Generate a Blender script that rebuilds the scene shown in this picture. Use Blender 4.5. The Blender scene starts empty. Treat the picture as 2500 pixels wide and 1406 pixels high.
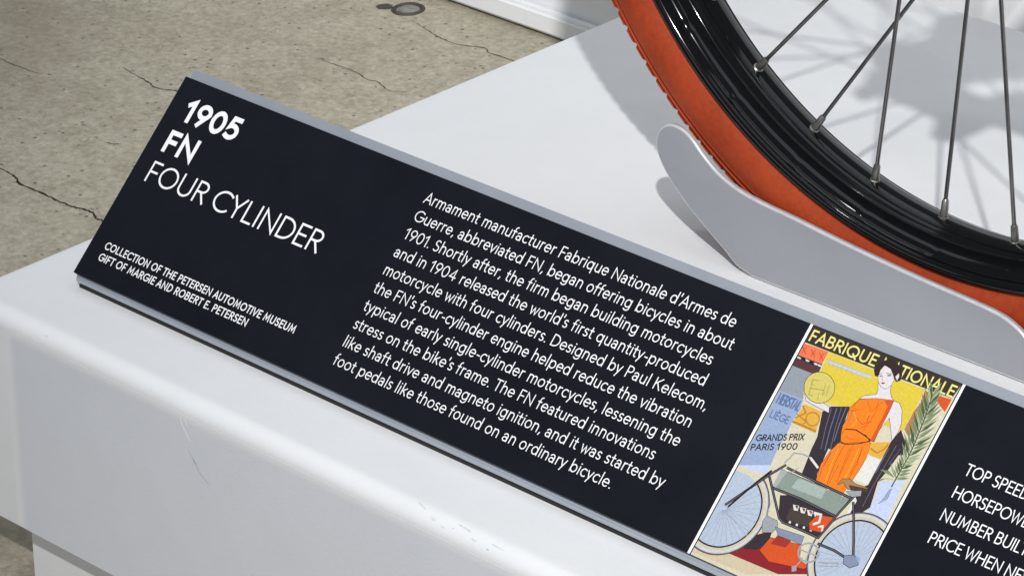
import bpy, bmesh, math, random
from mathutils import Vector, Matrix
from mathutils.geometry import delaunay_2d_cdt, tessellate_polygon

# ------------------------------------------------------------------ camera, world, lamps, exposure
scene = bpy.context.scene
COL = scene.collection
cam_data = bpy.data.cameras.new('camera')
cam_data.sensor_width = 36.0
cam_data.sensor_fit = 'HORIZONTAL'
cam_data.lens = 129.6
cam_data.clip_start = 0.05
cam_data.clip_end = 100.0
cam = bpy.data.objects.new('camera', cam_data)
COL.objects.link(cam)
RX = Vector((0.7268, 0.6868, -0.0070)).normalized()          # camera right
FW = Vector((-0.6174, 0.6488, -0.4449)).normalized()         # camera forward
RX = (RX - FW * RX.dot(FW)).normalized()
UP = RX.cross(FW)
cam.matrix_world = Matrix(((RX.x, UP.x, -FW.x, 1.6315), (RX.y, UP.y, -FW.y, -1.2255), (RX.z, UP.z, -FW.z, 1.0), (0, 0, 0, 1)))
scene.camera = cam

world = bpy.data.worlds.new('World')
scene.world = world
world.use_nodes = True
bg = world.node_tree.nodes['Background']
bg.inputs['Color'].default_value = (0.76, 0.87, 1.0, 1)
bg.inputs['Strength'].default_value = 0.17

scene.view_settings.view_transform = 'Standard'
scene.view_settings.look = 'None'
scene.view_settings.exposure = 0.0
scene.view_settings.gamma = 1.0

WC = Vector((0.4784, 0.3764, 0.3312))                        # wheel centre


def spot(name, az, el, dist, power, radius, cone, colour, aim=WC):
    d = bpy.data.lights.new(name, 'SPOT')
    d.energy = power
    d.shadow_soft_size = radius
    d.spot_size = math.radians(cone)
    d.spot_blend = 1.0
    d.color = colour
    o = bpy.data.objects.new(name, d)
    COL.objects.link(o)
    a, e = math.radians(az), math.radians(el)
    o.location = WC + dist * Vector((math.cos(a) * math.cos(e), math.sin(a) * math.cos(e), math.sin(e)))
    o.rotation_euler = (aim - o.location).to_track_quat('-Z', 'Y').to_euler()
    return o


spot('gallery_track_spot', -51.0, 38.5, 6.2, 1800, 0.062, 21.3, (1.0, 0.985, 0.975), WC + Vector((0.03, .22, -.1)))
spot('gallery_track_spot', -119.0, 64.0, 4.0, 55, 0.10, 90, (1.0, 0.985, 0.975))
ad = bpy.data.lights.new('ceiling_panel', 'AREA')
ad.shape = 'RECTANGLE'
ad.size, ad.size_y = 3.2, 2.4
ad.energy = 28
ad.color = (0.88, 0.94, 1.0)
ao = bpy.data.objects.new('ceiling_panel', ad)
COL.objects.link(ao)
ao.location = (0.4, 0.9, 3.2)

wd = bpy.data.lights.new('front_fill', 'AREA')  # unseen soft frontal fill, added to lift the plinth and fascia
wd.shape = 'RECTANGLE'
wd.size, wd.size_y = 3.0, 1.4
wd.energy = 17
wd.color = (0.88, 0.93, 1.0)
wo = bpy.data.objects.new('front_fill', wd)
COL.objects.link(wo)
wo.location = (-0.6, -3.4, 1.5)
wo.rotation_euler = (Vector((0.3, 0.3, 0.0)) - wo.location).to_track_quat('-Z', 'Y').to_euler()

FLOOR_Z = -0.203
random.seed(11)

# ------------------------------------------------------------------ helpers


def link(o, parent=None):
    COL.objects.link(o)
    if parent is not None:
        o.parent = parent
    return o


def mesh_obj(name, verts, faces, mat, parent=None, smooth=False, sharp=None):
    me = bpy.data.meshes.new(name)
    me.from_pydata([tuple(v) for v in verts], [], faces)
    me.validate()
    bm = bmesh.new()
    bm.from_mesh(me)
    bmesh.ops.recalc_face_normals(bm, faces=bm.faces)
    bm.to_mesh(me)
    bm.free()
    for m in (mat if isinstance(mat, (list, tuple)) else [mat]):
        me.materials.append(m)
    if smooth:
        me.shade_smooth()
        if sharp:
            me.set_sharp_from_angle(angle=math.radians(sharp))
    return link(bpy.data.objects.new(name, me), parent)


def bm_obj(name, bm, mat, parent=None, smooth=False, sharp=30):
    me = bpy.data.meshes.new(name)
    bmesh.ops.recalc_face_normals(bm, faces=bm.faces)
    bm.to_mesh(me)
    bm.free()
    me.materials.append(mat)
    if smooth:
        me.shade_smooth()
        me.set_sharp_from_angle(angle=math.radians(sharp))
    return link(bpy.data.objects.new(name, me), parent)


def thing(name, label, cat, loc=(0, 0, 0), group=None):
    o = bpy.data.objects.new(name, None)
    o.empty_display_size = 0.05
    link(o)
    o.location = loc
    o['label'] = label
    o['category'] = cat
    if group:
        o['group'] = group
    return o


def keep(o, parent):
    """parent without moving (all meshes are written in world metres)"""
    o.parent = parent
    o.matrix_parent_inverse = Matrix.Translation(-parent.location)
    return o


def revolve(profile, centre, segs, mod=None):
    """profile: list of (y offset, radius); axis along y; mod(i, j, y, r) -> (y, r)"""
    vs, fs = [], []
    n = len(profile)
    for i in range(segs):
        a = 2 * math.pi * i / segs
        for j, (y, r) in enumerate(profile):
            if mod:
                y, r = mod(i, j, y, r)
            vs.append((centre[0] + r * math.cos(a), centre[1] + y, centre[2] + r * math.sin(a)))
    for i in range(segs):
        k = (i + 1) % segs
        for j in range(n):
            l = (j + 1) % n
            fs.append((i * n + j, i * n + l, k * n + l, k * n + j))
    return vs, fs


def tube(p0, p1, r, n=10, r1=None):
    p0, p1 = Vector(p0), Vector(p1)
    r1 = r if r1 is None else r1
    z = (p1 - p0).normalized()
    x = z.orthogonal().normalized()
    y = z.cross(x)
    vs = []
    for p, rr in ((p0, r), (p1, r1)):
        for i in range(n):
            a = 2 * math.pi * i / n
            vs.append(p + rr * (x * math.cos(a) + y * math.sin(a)))
    fs = [(i, (i + 1) % n, n + (i + 1) % n, n + i) for i in range(n)]
    fs += [tuple(range(n - 1, -1, -1)), tuple(range(n, 2 * n))]
    return vs, fs


def prism_xz(outline, y0, y1, bevel, name, mat, parent, seg=2):
    bm = bmesh.new()
    a = [bm.verts.new((x, y0, z)) for x, z in outline]
    f = bm.faces.new(a)
    r = bmesh.ops.extrude_face_region(bm, geom=[f])
    for v in r['geom']:
        if isinstance(v, bmesh.types.BMVert):
            v.co.y = y1
    bmesh.ops.recalc_face_normals(bm, faces=bm.faces)
    if bevel:
        es = [e for e in bm.edges if abs(e.verts[0].co.y - e.verts[1].co.y) < 1e-6]
        bmesh.ops.bevel(bm, geom=es, offset=bevel, segments=seg, affect='EDGES', profile=0.5)
    return bm_obj(name, bm, mat, parent, smooth=True, sharp=22)


def smooth_closed(pts, n=6):
    out = []
    m = len(pts)
    for i in range(m):
        p0, p1, p2, p3 = (Vector(pts[(i + k - 1) % m]) for k in range(4))
        for s in range(n):
            t = s / n
            out.append(tuple(0.5 * ((2 * p1) + (-p0 + p2) * t + (2 * p0 - 5 * p1 + 4 * p2 - p3) * t * t + (-p0 + 3 * p1 - 3 * p2 + p3) * t ** 3)))
    return out


def smooth_open(pts, n=6):
    P = [Vector(p) for p in pts]
    P = [2 * P[0] - P[1]] + P + [2 * P[-1] - P[-2]]
    out = []
    for i in range(1, len(P) - 2):
        p0, p1, p2, p3 = P[i - 1:i + 3]
        for s in range(n):
            t = s / n
            out.append(tuple(0.5 * ((2 * p1) + (-p0 + p2) * t + (2 * p0 - 5 * p1 + 4 * p2 - p3) * t * t + (-p0 + 3 * p1 - 3 * p2 + p3) * t ** 3)))
    out.append(tuple(P[-2]))
    return out


# ------------------------------------------------------------------ materials


class NT:
    def __init__(self, name):
        self.m = bpy.data.materials.new(name)
        self.m.use_nodes = True
        self.t = self.m.node_tree
        self.b = self.t.nodes['Principled BSDF']

    def n(self, kind, **kw):
        x = self.t.nodes.new(kind)
        for k, v in kw.items():
            if k in x.inputs.keys() if hasattr(x.inputs, 'keys') else False:
                x.inputs[k].default_value = v
            else:
                setattr(x, k, v)
        return x

    def l(self, a, b):
        self.t.links.new(a, b)

    def coords(self, scale=(1, 1, 1)):
        c = self.t.nodes.new('ShaderNodeTexCoord')
        mp = self.t.nodes.new('ShaderNodeMapping')
        mp.inputs['Scale'].default_value = scale
        self.l(c.outputs['Object'], mp.inputs['Vector'])
        return mp.outputs['Vector']

    def noise(self, vec, scale, detail=4.0, rough=0.55):
        x = self.t.nodes.new('ShaderNodeTexNoise')
        x.inputs['Scale'].default_value = scale
        x.inputs['Detail'].default_value = detail
        x.inputs['Roughness'].default_value = rough
        self.l(vec, x.inputs['Vector'])
        return x.outputs['Fac']

    def ramp(self, fac, stops):
        x = self.t.nodes.new('ShaderNodeValToRGB')
        e = x.color_ramp.elements
        while len(e) < len(stops):
            e.new(0.5)
        for el, (p, c) in zip(e, stops):
            el.position = p
            el.color = (*c, 1) if len(c) == 3 else c
        self.l(fac, x.inputs['Fac'])
        return x.outputs['Color']

    def mix(self, fac, a, b, mode='MIX'):
        x = self.t.nodes.new('ShaderNodeMix')
        x.data_type = 'RGBA'
        x.blend_type = mode
        for s, v in (('Factor', fac), ('A', a), ('B', b)):
            i = [q for q in x.inputs if q.name == s and (q.type == 'RGBA' if s != 'Factor' else q.type == 'VALUE')][0]
            if hasattr(v, 'links'):
                self.l(v, i)
            else:
                i.default_value = v if s == 'Factor' else (*v, 1)
        return [q for q in x.outputs if q.type == 'RGBA'][0]

    def bump(self, h, strength, dist, normal=None):
        x = self.t.nodes.new('ShaderNodeBump')
        x.inputs['Strength'].default_value = strength
        x.inputs['Distance'].default_value = dist
        self.l(h, x.inputs['Height'])
        if normal:
            self.l(normal, x.inputs['Normal'])
        return x.outputs['Normal']


def plain(name, col, rough=0.5, metal=0.0, spec=0.5, var=0.0, vscale=40, bump=0.0, bscale=300):
    k = NT(name)
    k.b.inputs['Roughness'].default_value = rough
    k.b.inputs['Metallic'].default_value = metal
    k.b.inputs['Specular IOR Level'].default_value = spec
    if var:
        v = k.coords()
        f = k.noise(v, vscale, 5)
        k.l(k.ramp(f, [(0.3, [c * (1 - var) for c in col]), (0.7, [min(1, c * (1 + var)) for c in col])]), k.b.inputs['Base Color'])
    else:
        k.b.inputs['Base Color'].default_value = (*col, 1)
    if bump:
        v = k.coords()
        k.l(k.bump(k.noise(v, bscale, 3), bump, 0.001), k.b.inputs['Normal'])
    return k.m


def white_paint(name, col, scuff, border=None):
    k = NT(name)
    v = k.coords()
    big = k.noise(v, 3.0, 3)
    base = k.ramp(k.mix(0.4, big, k.noise(v, 17.0, 5, 0.7)), [(0.32, [c * 0.93 for c in col]), (0.66, col)])
    marks = k.noise(k.coords((60, 160, 110)), 1.0, 6, 0.7)
    m = k.ramp(marks, [(0.0, (0, 0, 0)), (0.685, (0, 0, 0)), (0.74, (1, 1, 1))])
    zone = k.ramp(k.noise(v, 9.0, 2), [(0.52, (0, 0, 0)), (0.64, (1, 1, 1))])
    mm = k.mix(1.0, m, zone, 'MULTIPLY')
    sc = k.mix(1.0, mm, (scuff, scuff, scuff), 'MULTIPLY')
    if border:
        # soft border: the grey fades to white along the top and left edges
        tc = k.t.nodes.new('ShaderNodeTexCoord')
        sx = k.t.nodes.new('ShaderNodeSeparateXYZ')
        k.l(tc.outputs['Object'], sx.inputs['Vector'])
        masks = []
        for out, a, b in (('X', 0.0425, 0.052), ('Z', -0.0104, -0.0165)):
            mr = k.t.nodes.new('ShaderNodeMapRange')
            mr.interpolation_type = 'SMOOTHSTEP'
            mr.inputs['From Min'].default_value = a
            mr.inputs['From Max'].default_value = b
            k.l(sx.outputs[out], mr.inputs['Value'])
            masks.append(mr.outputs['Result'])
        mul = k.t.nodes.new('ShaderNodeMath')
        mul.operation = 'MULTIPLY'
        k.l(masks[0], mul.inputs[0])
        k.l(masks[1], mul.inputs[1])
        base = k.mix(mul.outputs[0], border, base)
    k.l(k.mix(sc, base, [c * 0.62 for c in col]), k.b.inputs['Base Color'])
    k.l(k.ramp(k.noise(v, 26.0, 5), [(0.3, (0.30, 0.30, 0.30)), (0.75, (0.46, 0.46, 0.46))]), k.b.inputs['Roughness'])
    k.l(k.bump(k.noise(v, 420.0, 3), 0.22, 0.0006, k.bump(k.noise(v, 14.0, 3), 0.08, 0.004)), k.b.inputs['Normal'])
    k.b.inputs['Specular IOR Level'].default_value = 0.35
    return k.m


M_DECK = white_paint('white_platform_paint', (0.80, 0.81, 0.82), 0.6)
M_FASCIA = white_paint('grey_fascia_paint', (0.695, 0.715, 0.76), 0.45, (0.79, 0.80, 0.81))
M_PLINTH = white_paint('white_plinth_paint', (0.85, 0.86, 0.87), 0.4)


def concrete():
    k = NT('worn_concrete')
    v = k.coords()
    big = k.noise(v, 2.2, 5)
    mid = k.noise(v, 28.0, 6, 0.65)
    fine = k.noise(v, 190.0, 5, 0.7)
    c = k.ramp(k.mix(0.45, big, k.noise(v, 7.0, 4, 0.6)), [(0.34, (0.291, 0.257, 0.184)), (0.52, (0.409, 0.370, 0.281)), (0.68, (0.477, 0.435, 0.339))])
    wrm = k.t.nodes.new('ShaderNodeTexNoise')
    wrm.inputs['Scale'].default_value = 75.0
    wrm.inputs['Detail'].default_value = 3.0
    wrm.inputs['Distortion'].default_value = 1.6
    k.l(v, wrm.inputs['Vector'])
    c = k.mix(0.52, c, k.ramp(wrm.outputs['Fac'], [(0.34, (0.205, 0.183, 0.127)), (0.50, (0.409, 0.373, 0.288)), (0.66, (0.583, 0.537, 0.430))]))
    c = k.mix(0.35, c, k.ramp(mid, [(0.32, (0.248, 0.220, 0.157)), (0.52, (0.428, 0.389, 0.300)), (0.70, (0.558, 0.513, 0.405))]))
    c = k.mix(0.50, c, k.ramp(fine, [(0.30, (0.205, 0.185, 0.133)), (0.50, (0.409, 0.370, 0.286)), (0.68, (0.608, 0.562, 0.450))]))
    # sand grains and small stones
    vo = k.t.nodes.new('ShaderNodeTexVoronoi')
    vo.inputs['Scale'].default_value = 210.0
    k.l(v, vo.inputs['Vector'])
    sep = k.t.nodes.new('ShaderNodeSeparateColor')
    k.l(vo.outputs['Color'], sep.inputs['Color'])
    core = k.ramp(vo.outputs['Distance'], [(0.22, (1, 1, 1)), (0.42, (0, 0, 0))])
    dark = k.mix(1.0, core, k.ramp(sep.outputs['Red'], [(0.945, (0, 0, 0)), (0.96, (1, 1, 1))]), 'MULTIPLY')
    lite = k.mix(1.0, core, k.ramp(sep.outputs['Green'], [(0.90, (0, 0, 0)), (0.92, (1, 1, 1))]), 'MULTIPLY')
    c = k.mix(k.mix(1.0, dark, (0.75, 0.75, 0.75), 'MULTIPLY'), c, (0.075, 0.065, 0.045))
    c = k.mix(k.mix(1.0, lite, (0.32, 0.32, 0.32), 'MULTIPLY'), c, (0.610, 0.571, 0.476))
    # bigger pits, drawn out a little
    vp = k.t.nodes.new('ShaderNodeTexVoronoi')
    vp.inputs['Scale'].default_value = 1.0
    k.l(k.coords((60, 90, 60)), vp.inputs['Vector'])
    sp = k.t.nodes.new('ShaderNodeSeparateColor')
    k.l(vp.outputs['Color'], sp.inputs['Color'])
    pit = k.mix(1.0, k.ramp(vp.outputs['Distance'], [(0.07, (1, 1, 1)), (0.17, (0, 0, 0))]), k.ramp(sp.outputs['Red'], [(0.80, (0, 0, 0)), (0.82, (1, 1, 1))]), 'MULTIPLY')
    c = k.mix(k.mix(1.0, pit, (0.55, 0.55, 0.55), 'MULTIPLY'), c, (0.060, 0.055, 0.038))
    # old damp stains with soft outlines
    stn = k.ramp(k.noise(v, 4.3, 5, 0.6), [(0.50, (0, 0, 0)), (0.66, (0.5, 0.5, 0.5))])
    c = k.mix(stn, c, (0.215, 0.180, 0.125))
    k.l(c, k.b.inputs['Base Color'])
    k.b.inputs['Roughness'].default_value = 0.62
    k.b.inputs['Specular IOR Level'].default_value = 0.3
    k.l(k.bump(fine, 0.55, 0.0016, k.bump(mid, 0.3, 0.004)), k.b.inputs['Normal'])
    return k.m


M_FLOOR = concrete()
M_CRACK = plain('crack_shadow', (0.040, 0.034, 0.024), 0.95, spec=0.05, var=0.5, vscale=300)
M_CRACK2 = plain('fine_crack_shadow', (0.105, 0.093, 0.068), 0.95, spec=0.05, var=0.4, vscale=300)
M_STAIN = plain('old_floor_stain', (0.060, 0.052, 0.042), 0.7, var=0.3, vscale=160)


def panel_mat():
    k = NT('black_label_panel')
    v = k.coords()
    k.l(k.ramp(k.noise(v, 30, 5), [(0.3, (0.0052, 0.0063, 0.0102)), (0.7, (0.0070, 0.0084, 0.0132))]), k.b.inputs['Base Color'])
    k.l(k.ramp(k.noise(v, 6.0, 5, 0.65), [(0.35, (0.34, 0.34, 0.34)), (0.65, (0.56, 0.56, 0.56))]), k.b.inputs['Roughness'])
    k.b.inputs['Specular IOR Level'].default_value = 0.17
    k.l(k.bump(k.noise(v, 900, 2), 0.12, 0.0004), k.b.inputs['Normal'])
    return k.m


M_PANEL = panel_mat()
M_PANEL_EDGE = plain('panel_cut_edge', (0.02, 0.02, 0.024), 0.6)
M_INK_WHITE = plain('white_lettering', (0.86, 0.87, 0.88), 0.5, spec=0.3)
M_BRACKET = plain('satin_grey_bracket', (0.42, 0.45, 0.50), 0.34, metal=0.45, var=0.05, vscale=25, bump=0.1, bscale=500)
M_GAP_BLACK = plain('gap_black', (0.012, 0.012, 0.013), 0.7)  # black for the shadow gap under the bracket, also the plinth foot
M_CHOCK = plain('grey_powder_coat', (0.298, 0.310, 0.336), 0.26, spec=0.7, var=0.05, vscale=10, bump=0.22, bscale=900)
M_SPOKE = plain('dull_spoke_steel', (0.21, 0.20, 0.20), 0.26, metal=0.9, var=0.2, vscale=60)
M_NIPPLE = plain('aged_nipple_metal', (0.27, 0.26, 0.24), 0.36, metal=0.85, var=0.25, vscale=200)
M_BIKE = plain('black_frame_enamel', (0.012, 0.012, 0.013), 0.15)
M_METAL = plain('floor_anchor_metal', (0.30, 0.28, 0.25), 0.4, metal=0.6, var=0.25, vscale=150)


def rim_mat():
    k = NT('black_rim_enamel')
    k.b.inputs['Base Color'].default_value = (0.0035, 0.0037, 0.0040, 1)
    k.b.inputs['Roughness'].default_value = 0.085
    k.b.inputs['IOR'].default_value = 1.45
    k.b.inputs['Specular IOR Level'].default_value = 0.42
    v = k.coords()
    k.l(k.bump(k.noise(v, 24, 2), 0.025, 0.002), k.b.inputs['Normal'])
    return k.m


M_RIM = rim_mat()


def tyre_mat():
    k = NT('orange_rubber')
    v = k.coords()
    c = k.ramp(k.noise(v, 22, 5), [(0.3, (0.285, 0.036, 0.010)), (0.7, (0.405, 0.057, 0.016))])
    c = k.mix(0.25, c, k.ramp(k.noise(v, 260, 4, 0.7), [(0.35, (0.20, 0.026, 0.008)), (0.65, (0.45, 0.066, 0.019))]))
    sp = k.ramp(k.noise(v, 330, 2), [(0.0, (0, 0, 0)), (0.735, (0, 0, 0)), (0.76, (1, 1, 1))])
    c = k.mix(sp, c, (0.10, 0.02, 0.008))
    k.l(c, k.b.inputs['Base Color'])
    k.b.inputs['Roughness'].default_value = 0.55
    k.b.inputs['Specular IOR Level'].default_value = 0.22
    k.l(k.bump(k.noise(v, 700, 3), 0.25, 0.0006, k.bump(k.noise(v, 60, 3), 0.15, 0.002)), k.b.inputs['Normal'])
    return k.m


M_TYRE = tyre_mat()

# ------------------------------------------------------------------ the setting
floor = mesh_obj('floor', [(-4, -3, FLOOR_Z), (6, -3, FLOOR_Z), (6, 5, FLOOR_Z), (-4, 5, FLOOR_Z)], [(0, 1, 2, 3)], M_FLOOR)
floor['kind'] = 'structure'
CRACKS = [
    (0.0019, [(-0.53, .425), (-0.4968, 0.4136), (-0.4791, 0.4096), (-0.4572, 0.4074), (-0.4463, 0.4019), (-0.4273, 0.4018), (-0.3995, 0.4012), (-0.382, 0.4021), (-0.3724, 0.4045), (-0.3627, 0.4049), (-0.3519, 0.4), (-0.3466, 0.4006), (-0.3259, 0.3923), (-.25, .37), (-.12, .36)]),
    (0.0013, [(-0.5607, 0.6085), (-0.537, 0.605), (-0.5209, 0.6023), (-0.5108, 0.5991), (-0.5003, 0.6013), (-0.4915, 0.606), (-0.472, 0.6028), (-0.45, .606)]),
    (0.0008, [(-.66, .553), (-0.6371, 0.5513), (-0.6172, 0.5517), (-0.5989, 0.5534)]),
    (0.0011, [(-0.4569, 0.4982), (-0.4497, 0.5002), (-0.4435, 0.5058)]),
    (0.0011, [(-0.4571, 0.8453), (-0.4391, 0.8414), (-0.4148, 0.8347), (-0.3894, 0.8337), (-0.3672, 0.843), (-0.3558, 0.8383), (-0.3331, 0.8396), (-0.3162, 0.8379), (-.28, .835)]),
    (0.0010, [(-0.4541, 0.7333), (-0.4429, 0.7328), (-0.4118, 0.7335), (-0.3915, 0.7289), (-0.3819, 0.7314), (-0.3636, 0.7253), (-0.3474, 0.7331)]),
    (0.0013, [(-0.4900, 0.4131), (-0.4822, 0.4157)]),
]
for w, pts in CRACKS:
    path = smooth_open([(x, y, 0) for x, y in pts], 7)
    vs, fs = [], []
    n = len(path)
    for i, p in enumerate(path):
        a, b = Vector(path[max(0, i - 1)]), Vector(path[min(n - 1, i + 1)])
        d = (b - a).normalized()
        nn = Vector((-d.y, d.x, 0))
        j = Vector((random.uniform(-1, 1), random.uniform(-1, 1), 0)) * 0.0006
        ww = w * 0.5 * random.uniform(0.45, 1.35) * min(1.0, 0.25 + 3.0 * min(i, n - 1 - i) / n)
        q = Vector(p) + j
        vs += [(q + nn * ww) + Vector((0, 0, FLOOR_Z + 0.0004)), (q - nn * ww) + Vector((0, 0, FLOOR_Z + 0.0004))]
        if i:
            k = 2 * i
            fs.append((k - 2, k - 1, k + 1, k))
    mesh_obj('crack', vs, fs, M_CRACK if w > 0.00125 else M_CRACK2, floor)


def blob(cx, cy, rx, ry, rot, z, n=28, jit=0.12):
    out = []
    for i in range(n):
        a = 2 * math.pi * i / n
        k = 1 + random.uniform(-jit, jit)
        x, y = rx * k * math.cos(a), ry * k * math.sin(a)
        out.append((cx + x * math.cos(rot) - y * math.sin(rot), cy + x * math.sin(rot) + y * math.cos(rot), z))
    return out


st = blob(-0.4949, 0.8517, 0.0075, 0.0065, 0.6, FLOOR_Z + 0.0005)
mesh_obj('stain', st, [tuple(range(len(st)))], M_STAIN, floor)
anchor = thing('floor_anchor', 'small round metal floor anchor cap in dark ring beside white plinth', 'floor anchor', (-0.4755, 0.8611, FLOOR_Z))
vs, fs = revolve([(0, .0105), (0.0006, .0108), (0.0018, .0128), (0.0006, .0152), (0, .0155)], (0, 0, 0), 40)
o = mesh_obj('collar', [(x * 0.92, -z, y + .0002) for x, y, z in vs], fs, M_STAIN, anchor, True, 50)
vs, fs = revolve([(-0.004, 0.0001), (0.0003, 0.0001), (0.0007, .004), (0.0003, .0085), (-0.0006, .0098), (-0.004, .0098)], (0, 0, 0), 40)
o = mesh_obj('cap', [(x * 0.92, -z, y + .0008) for x, y, z in vs], fs, M_METAL, anchor, True, 50)

# white plinth behind the platform
plinth = thing('display_plinth', 'tall white display plinth standing behind the low platform', 'plinth', (0, 1.1, FLOOR_Z))
bm = bmesh.new()
bmesh.ops.create_cube(bm, size=1)
bmesh.ops.scale(bm, vec=(5.0, 0.40, 0.62), verts=bm.verts)
bmesh.ops.translate(bm, vec=(0.6, 1.1045, FLOOR_Z + 0.006 + 0.31), verts=bm.verts)
bmesh.ops.bevel(bm, geom=bm.edges[:], offset=0.004, segments=2, affect='EDGES')
keep(bm_obj('body', bm, M_PLINTH, None, True, 40), plinth)
bm = bmesh.new()
bmesh.ops.create_cube(bm, size=1)
bmesh.ops.scale(bm, vec=(5.0, 0.012, 0.020), verts=bm.verts)
bmesh.ops.translate(bm, vec=(0.6, 0.8985, FLOOR_Z + 0.0135), verts=bm.verts)
bmesh.ops.bevel(bm, geom=bm.edges[:], offset=0.003, segments=2, affect='EDGES')
keep(bm_obj('base_strip', bm, M_PLINTH, None, True, 40), plinth)
bm = bmesh.new()
bmesh.ops.create_cube(bm, size=1)
bmesh.ops.scale(bm, vec=(4.98, 0.36, 0.008), verts=bm.verts)
bmesh.ops.translate(bm, vec=(0.6, 1.105, FLOOR_Z + 0.0042), verts=bm.verts)
keep(bm_obj('foot', bm, M_GAP_BLACK, None), plinth)

# ------------------------------------------------------------------ the low display platform
platform = thing('display_platform', 'low white display platform with rounded front edge and grey front fascia', 'platform', (1.1, 0.38, FLOOR_Z))
PX0, PX1, PY0, PY1 = 0.0, 2.4, 0.0, 0.7735


def plan(inset_front, inset_side, inset_back, r=0.010, n=6):
    x0, x1, y0, y1 = PX0 + inset_side, PX1 - inset_side, PY0 + inset_front, PY1 - inset_back
    out = []
    for cx, cy, a0 in ((x0 + r, y0 + r, 180), (x1 - r, y0 + r, 270), (x1 - r, y1 - r, 0), (x0 + r, y1 - r, 90)):
        for i in range(n + 1):
            a = math.radians(a0 + 90 * i / n)
            out.append((cx + r * math.cos(a), cy + r * math.sin(a)))
    return out


rings = []
NB = 8
RF, RS = 0.0105, 0.0018
for i in range(NB + 1):
    a = math.pi / 2 * i / NB
    k = 1 - math.sin(a)
    # front edge is generously rounded, sides and back nearly square
    fz = RF * (1 - math.cos(a))
    rings.append((plan(RF * k, RS * k, RS * k), fz, RF * k))
DZ = -0.147
vs, fs = [], []
n = len(rings[0][0])
for pl, dz, yf in rings:
    for (x, y) in pl:
        t = min(1.0, max(0.0, (y - PY0 - yf) / 0.0099))
        z = -dz * (1 - t) - min(dz, RS) * t
        vs.append((x, y, z))
for (x, y) in plan(0, 0, 0):
    vs.append((x, y, DZ))
NR = len(rings) + 1
for i in range(NR - 1):
    for j in range(n):
        k = (j + 1) % n
        fs.append((i * n + j, i * n + k, (i + 1) * n + k, (i + 1) * n + j))
fs.append(tuple(range(n)))
fs.append(tuple((NR - 1) * n + j for j in range(n)))
keep(mesh_obj('deck', vs, fs, M_DECK, None, True, 50), platform)
# grey fascia sheet on the front, starting a hand's breadth from the corner
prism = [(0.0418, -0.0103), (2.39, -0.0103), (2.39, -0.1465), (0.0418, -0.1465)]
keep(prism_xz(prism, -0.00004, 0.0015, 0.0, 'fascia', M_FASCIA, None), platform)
bm = bmesh.new()
bmesh.ops.create_cube(bm, size=1)
bmesh.ops.scale(bm, vec=(2.4 - .047, 0.7735 - .047, 0.060), verts=bm.verts)
bmesh.ops.translate(bm, vec=(1.2, 0.3868, FLOOR_Z + 0.0295), verts=bm.verts)
keep(bm_obj('toe_kick', bm, M_DECK, None), platform)
# chipped and scuffed spots along the rounded edge
M_CHIP = plain('scuffed_paint', (0.62, 0.65, 0.65), 0.6, var=0.2, vscale=200)


def edge_point(x, t):
    """t from 0 (top) to 1 (front face) along the rounded edge"""
    a = math.pi / 2 * t
    return Vector((x, RF * (1 - math.sin(a)), -RF * (1 - math.cos(a)))), Vector((0, -math.sin(a), math.cos(a)))


for x0, t0, L, W, tilt in ((0.3895, .22, .009, .0011, .3), (0.4015, .45, .0045, .0024, .1), (0.4100, .58, .0035, .0015, -.1), (0.4235, .30, .012, .0010, .1), (0.4330, .52, .005, .0016, .0), (0.449, .40, .010, .0008, .05), (0.417, .47, .0018, .0009, 0), (.4440, .62, .0022, .0008, 0), (0.079, .52, .0035, .0012, 0), (0.0725, .7, .0045, .0007, 0.3), (.385, 1.0, .0022, .0006, 0)):
    vs = []
    for i in range(12):
        a = 2 * math.pi * i / 12
        k = random.uniform(.65, 1.15)
        dx, dt = L / 2 * math.cos(a) * k, W / 2 * math.sin(a) * k + tilt * L / 2 * math.cos(a) * k
        p, nn = edge_point(x0 + dx, max(0.02, min(1.0, t0 + dt / (RF * 1.57))))
        vs.append(p + nn * 0.00012)
    keep(mesh_obj('scuff', vs, [tuple(range(12))], M_CHIP, None), platform)


def scratch(pts, w, mat):
    path = smooth_open([(x, -0.00022, z) for x, z in pts], 6)
    vs, fs = [], []
    m = len(path)
    for i, p in enumerate(path):
        d = (Vector(path[min(m - 1, i + 1)]) - Vector(path[max(0, i - 1)])).normalized()
        nn = Vector((-d.z, 0, d.x)) * w * 0.5 * (0.25 + math.sin(math.pi * i / (m - 1)))
        vs += [Vector(p) + nn, Vector(p) - nn]
        if i:
            fs.append((2 * i - 2, 2 * i - 1, 2 * i + 1, 2 * i))
    keep(mesh_obj('scratch', vs, fs, mat, None), platform)


M_SCRATCH = plain('bare_white_scratch', (0.86, 0.86, 0.86), 0.5)
M_RUB = plain('dark_rub_mark', (0.50, 0.51, 0.54), 0.6, var=0.3, vscale=250)
scratch([(.2000, -.0112), (.2010, -.0160), (.2055, -.0225), (.2080, -.0265)], .0010, M_SCRATCH)
scratch([(.2040, -.0112), (.2050, -.0150), (.2070, -.0180)], .0007, M_SCRATCH)
scratch([(.2060, -.0330), (.2110, -.0385), (.2150, -.0440), (.2230, -.0490)], .0008, M_RUB)
scratch([(.2560, -.0950), (.2620, -.1010), (.2680, -.1050)], .0012, M_RUB)

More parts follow.
